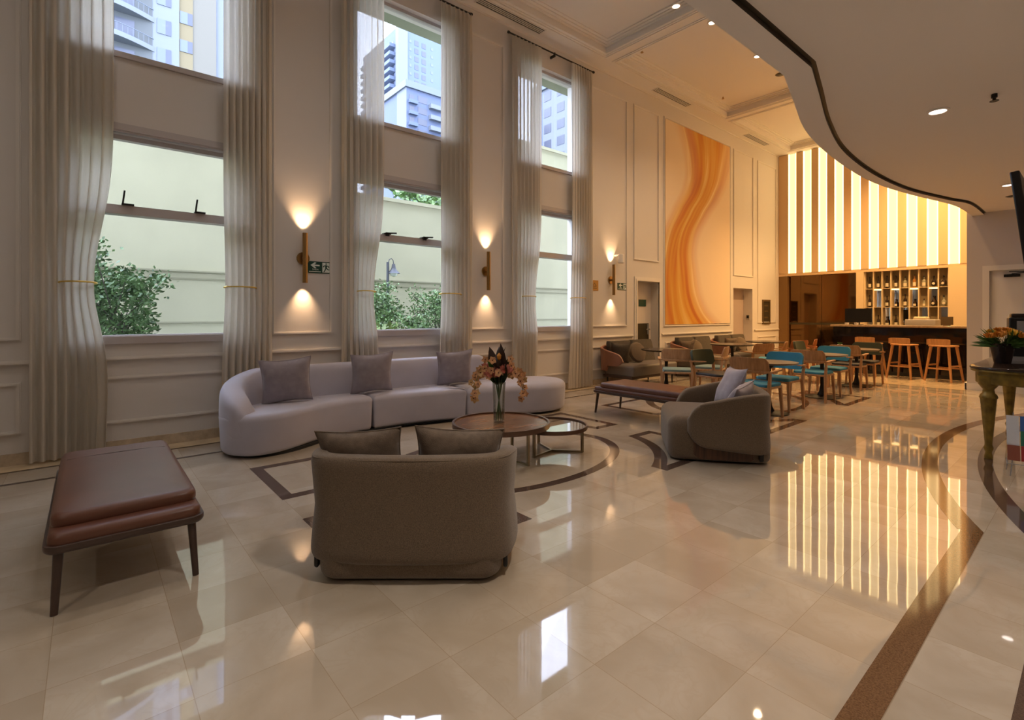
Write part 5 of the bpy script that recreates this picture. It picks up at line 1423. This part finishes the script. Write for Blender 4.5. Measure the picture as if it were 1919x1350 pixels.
mb = MB(); mb.cyl((0, 0, 0), (0, 0, 2.78), .032, .028, 12); mb.build('post', 'lamp_post_grey', GLp)
mb = MB(); mb.tube([(0, 0, 2.72), (.0, .03, 2.83), (0, .08, 2.86), (0, .12, 2.82), (0, .13, 2.74)], .009, 8); mb.build('bracket', 'lamp_post_grey', GLp)
mb = MB(); mb.lathe([(.03, .15), (.045, .07), (.055, .04), (.135, -.05), (.13, -.05), (.05, .03), (.0, .05)], (0, .13, 2.60), 24); mb.build('lamp_shade', 'lamp_post_grey', GLp)
mb = MB(); mb.lathe([(0, -.10), (.06, -.08), (.08, -.03), (.06, .02), (0, .03)], (0, .13, 2.585), 16); mb.build('globe', 'sign_white', GLp)

def tower_face(B, plane, c, us, zs, w, h, mat, name='window', shutter=None, inset=.1, sign=1):
    """window boxes on a face; plane 'x' (face at x=c, u=y) or 'y' (face at y=c, u=x)"""
    proto = None
    for u in us:
        for z in zs:
            if proto is None:
                mb = MB()
                if plane == 'x': mb.box(-.02, .05, -w / 2, w / 2, -h / 2, h / 2)
                else: mb.box(-w / 2, w / 2, -.05, .02, -h / 2, h / 2)
                o = mb.build(name, mat, B, smooth=0); proto = o
            else: o = proto.copy(); C.objects.link(o); o.parent = B
            o.location = (c, u, z) if plane == 'x' else (u, c, z)
            if shutter:
                sh = None
                mb = MB()
                if plane == 'x': mb.box(.05, .07, -w / 2, w * .1, -h / 2, h / 2)
                else: mb.box(-w / 2, w * .1, -.07, -.05, -h / 2, h / 2)
                mb.build('shutter', shutter, o, smooth=0)
# building seen in the nearest window
B = empty('apartment_building', (0, 0, 0)); tag(B, 'white and yellow apartment block with curved balconies seen in the nearest window', 'building')
XB = -60.0
mb = MB(); mb.box(XB - 10, XB, -8, 7.0, -.4, 44); mb.build('white_wing', 'tower_white', B, smooth=0)
mb = MB(); mb.box(XB - 10, XB - .3, 7.0, 10.3, -.4, 44); mb.build('cream_wing', 'tower_cream', B, smooth=0)
mb = MB(); mb.box(XB - .3, XB - .2, 7.0, 8.2, -.4, 44); mb.build('yellow_band', 'tower_yellow', B, smooth=0)
mb = MB(); mb.box(XB - 9, XB - .6, 10.3, 15.0, -.4, 44); mb.build('pale_wing', 'tower_white', B, smooth=0)
zs = [29.75 + 2.85 * k for k in range(-2, 4)]
tower_face(B, 'x', XB, [5.75], zs, 1.15, 1.45, 'tower_glass', shutter='tower_shutter')
tower_face(B, 'x', XB - .2, [7.62], [z - 1.2 for z in zs], 1.1, 1.2, 'tower_glass', shutter='tower_shutter')
for z in zs:
    mb = MB(); pl = [(XB, -3.4)] + [(XB + 1.7 * math.sin(PI * k / 20), -3.4 + 8.4 * k / 20) for k in range(1, 20)] + [(XB, 5.0)]
    mb.prism(pl, z + .15, z + .62); bl = mb.build('balcony', 'tower_white', B, smooth=30)
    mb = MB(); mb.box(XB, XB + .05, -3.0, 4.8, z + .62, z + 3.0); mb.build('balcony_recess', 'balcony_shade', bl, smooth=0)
    mb = MB(); q = [(XB + 1.6 * math.sin(PI * k / 20), -3.3 + 8.2 * k / 20, z + 1.4) for k in range(21)]; mb.tube(q, .035, 5)
    for k in range(1, 20): mb.bar((q[k][0], q[k][1], z + .6), (q[k][0], q[k][1], z + 1.4), .03, .03)
    mb.build('railing', 'tower_shutter', bl, smooth=0)
    mb = MB(); mb.box(XB + .05, XB + .1, 1.9, 3.4, z + .62, z + 2.5); mb.build('balcony_door', 'tower_glass', bl, smooth=0)
# towers seen in the middle window
B = empty('apartment_tower', (0, 0, 0)); tag(B, 'tall blue-white tower block with stacked balconies seen in the middle window', 'building')
mb = MB(); mb.box(-128, -108, 57.5, 84, -.4, 71.5); mb.build('tower_block', 'tower_blue_white', B, smooth=0)
mb = MB(); mb.box(-109, -107.6, 55.9, 58.4, -.4, 73.5); mb.build('stair_shaft', 'tower_white', B, smooth=0)
mb = MB(); mb.box(-128, -109, 56.2, 57.6, -.4, 70); mb.build('side_wing', 'tower_blue_mid', B, smooth=0)
zs = [67.3 - 1.95 * k for k in range(22)]
tower_face(B, 'x', -108, [61.0, 63.0], zs, 1.1, 1.25, 'tower_glass')
tower_face(B, 'x', -108, [59.3, 65.3], zs, .6, .7, 'tower_shutter')
for z in zs:
    mb = MB(); mb.box(-126, -109.5, 54.6, 56.2, z - 2.0, z - 1.2); mb.build('balcony', 'tower_blue_white', B, smooth=0)
    mb = MB(); mb.box(-125, -110.5, 56.14, 56.2, z - 1.2, z - .1); mb.build('balcony_recess', 'tower_glass', B, smooth=0)
B = empty('apartment_tower', (0, 0, 0)); tag(B, 'lower pale blue block in front of the tall tower in the middle window', 'building')
mb = MB(); mb.box(-92, -80, 43.2, 60, -.4, 41.8); mb.build('block', 'tower_blue_mid', B, smooth=0)
mb = MB(); mb.box(-83.5, -80, 43.1, 43.2, -.4, 41.8); mb.build('white_side', 'tower_white', B, smooth=0)
mb = MB(); mb.box(-92.5, -79.6, 42.8, 60.4, 41.8, 43.0); mb.build('roof_slab', 'tower_shutter', B, smooth=0)
zz = [40.3 - 2.0 * k for k in range(20)]
tower_face(B, 'x', -80, [46.4], zz, 1.9, 1.15, 'tower_glass')
tower_face(B, 'x', -80, [44.2], zz, 1.0, .8, 'tower_glass')
for z in zz:
    mb = MB(); mb.box(-80, -79.4, 43.5, 45.2, z - 1.2, z - .6); mb.build('balcony', 'tower_blue_white', B, smooth=0)
    mb = MB(); mb.box(-80, -79.2, 47.7, 50.5, z - 1.2, z - .4); mb.build('balcony', 'tower_white', B, smooth=0)
# block seen in the farthest window
B = empty('apartment_building', (0, 0, 0)); tag(B, 'white block with square dark windows seen in the farthest window', 'building')
mb = MB(); mb.box(-64.8, -40, 62, 75, -.4, 41.3); mb.build('block', 'tower_white', B, smooth=0)
mb = MB(); mb.box(-65.2, -39, 61.6, 75.5, 41.3, 41.8); mb.build('roof_slab', 'tower_shutter', B, smooth=0)
mb = MB(); mb.box(-70, -64.8, 64, 76, -.4, 44); mb.build('side_wing', 'tower_blue_white', B, smooth=0)
tower_face(B, 'y', 62, [-63.5, -60.3, -57.1, -53.9], [39.9 - 2.85 * k for k in range(10)], 1.75, 1.55, 'tower_glass', name='window')
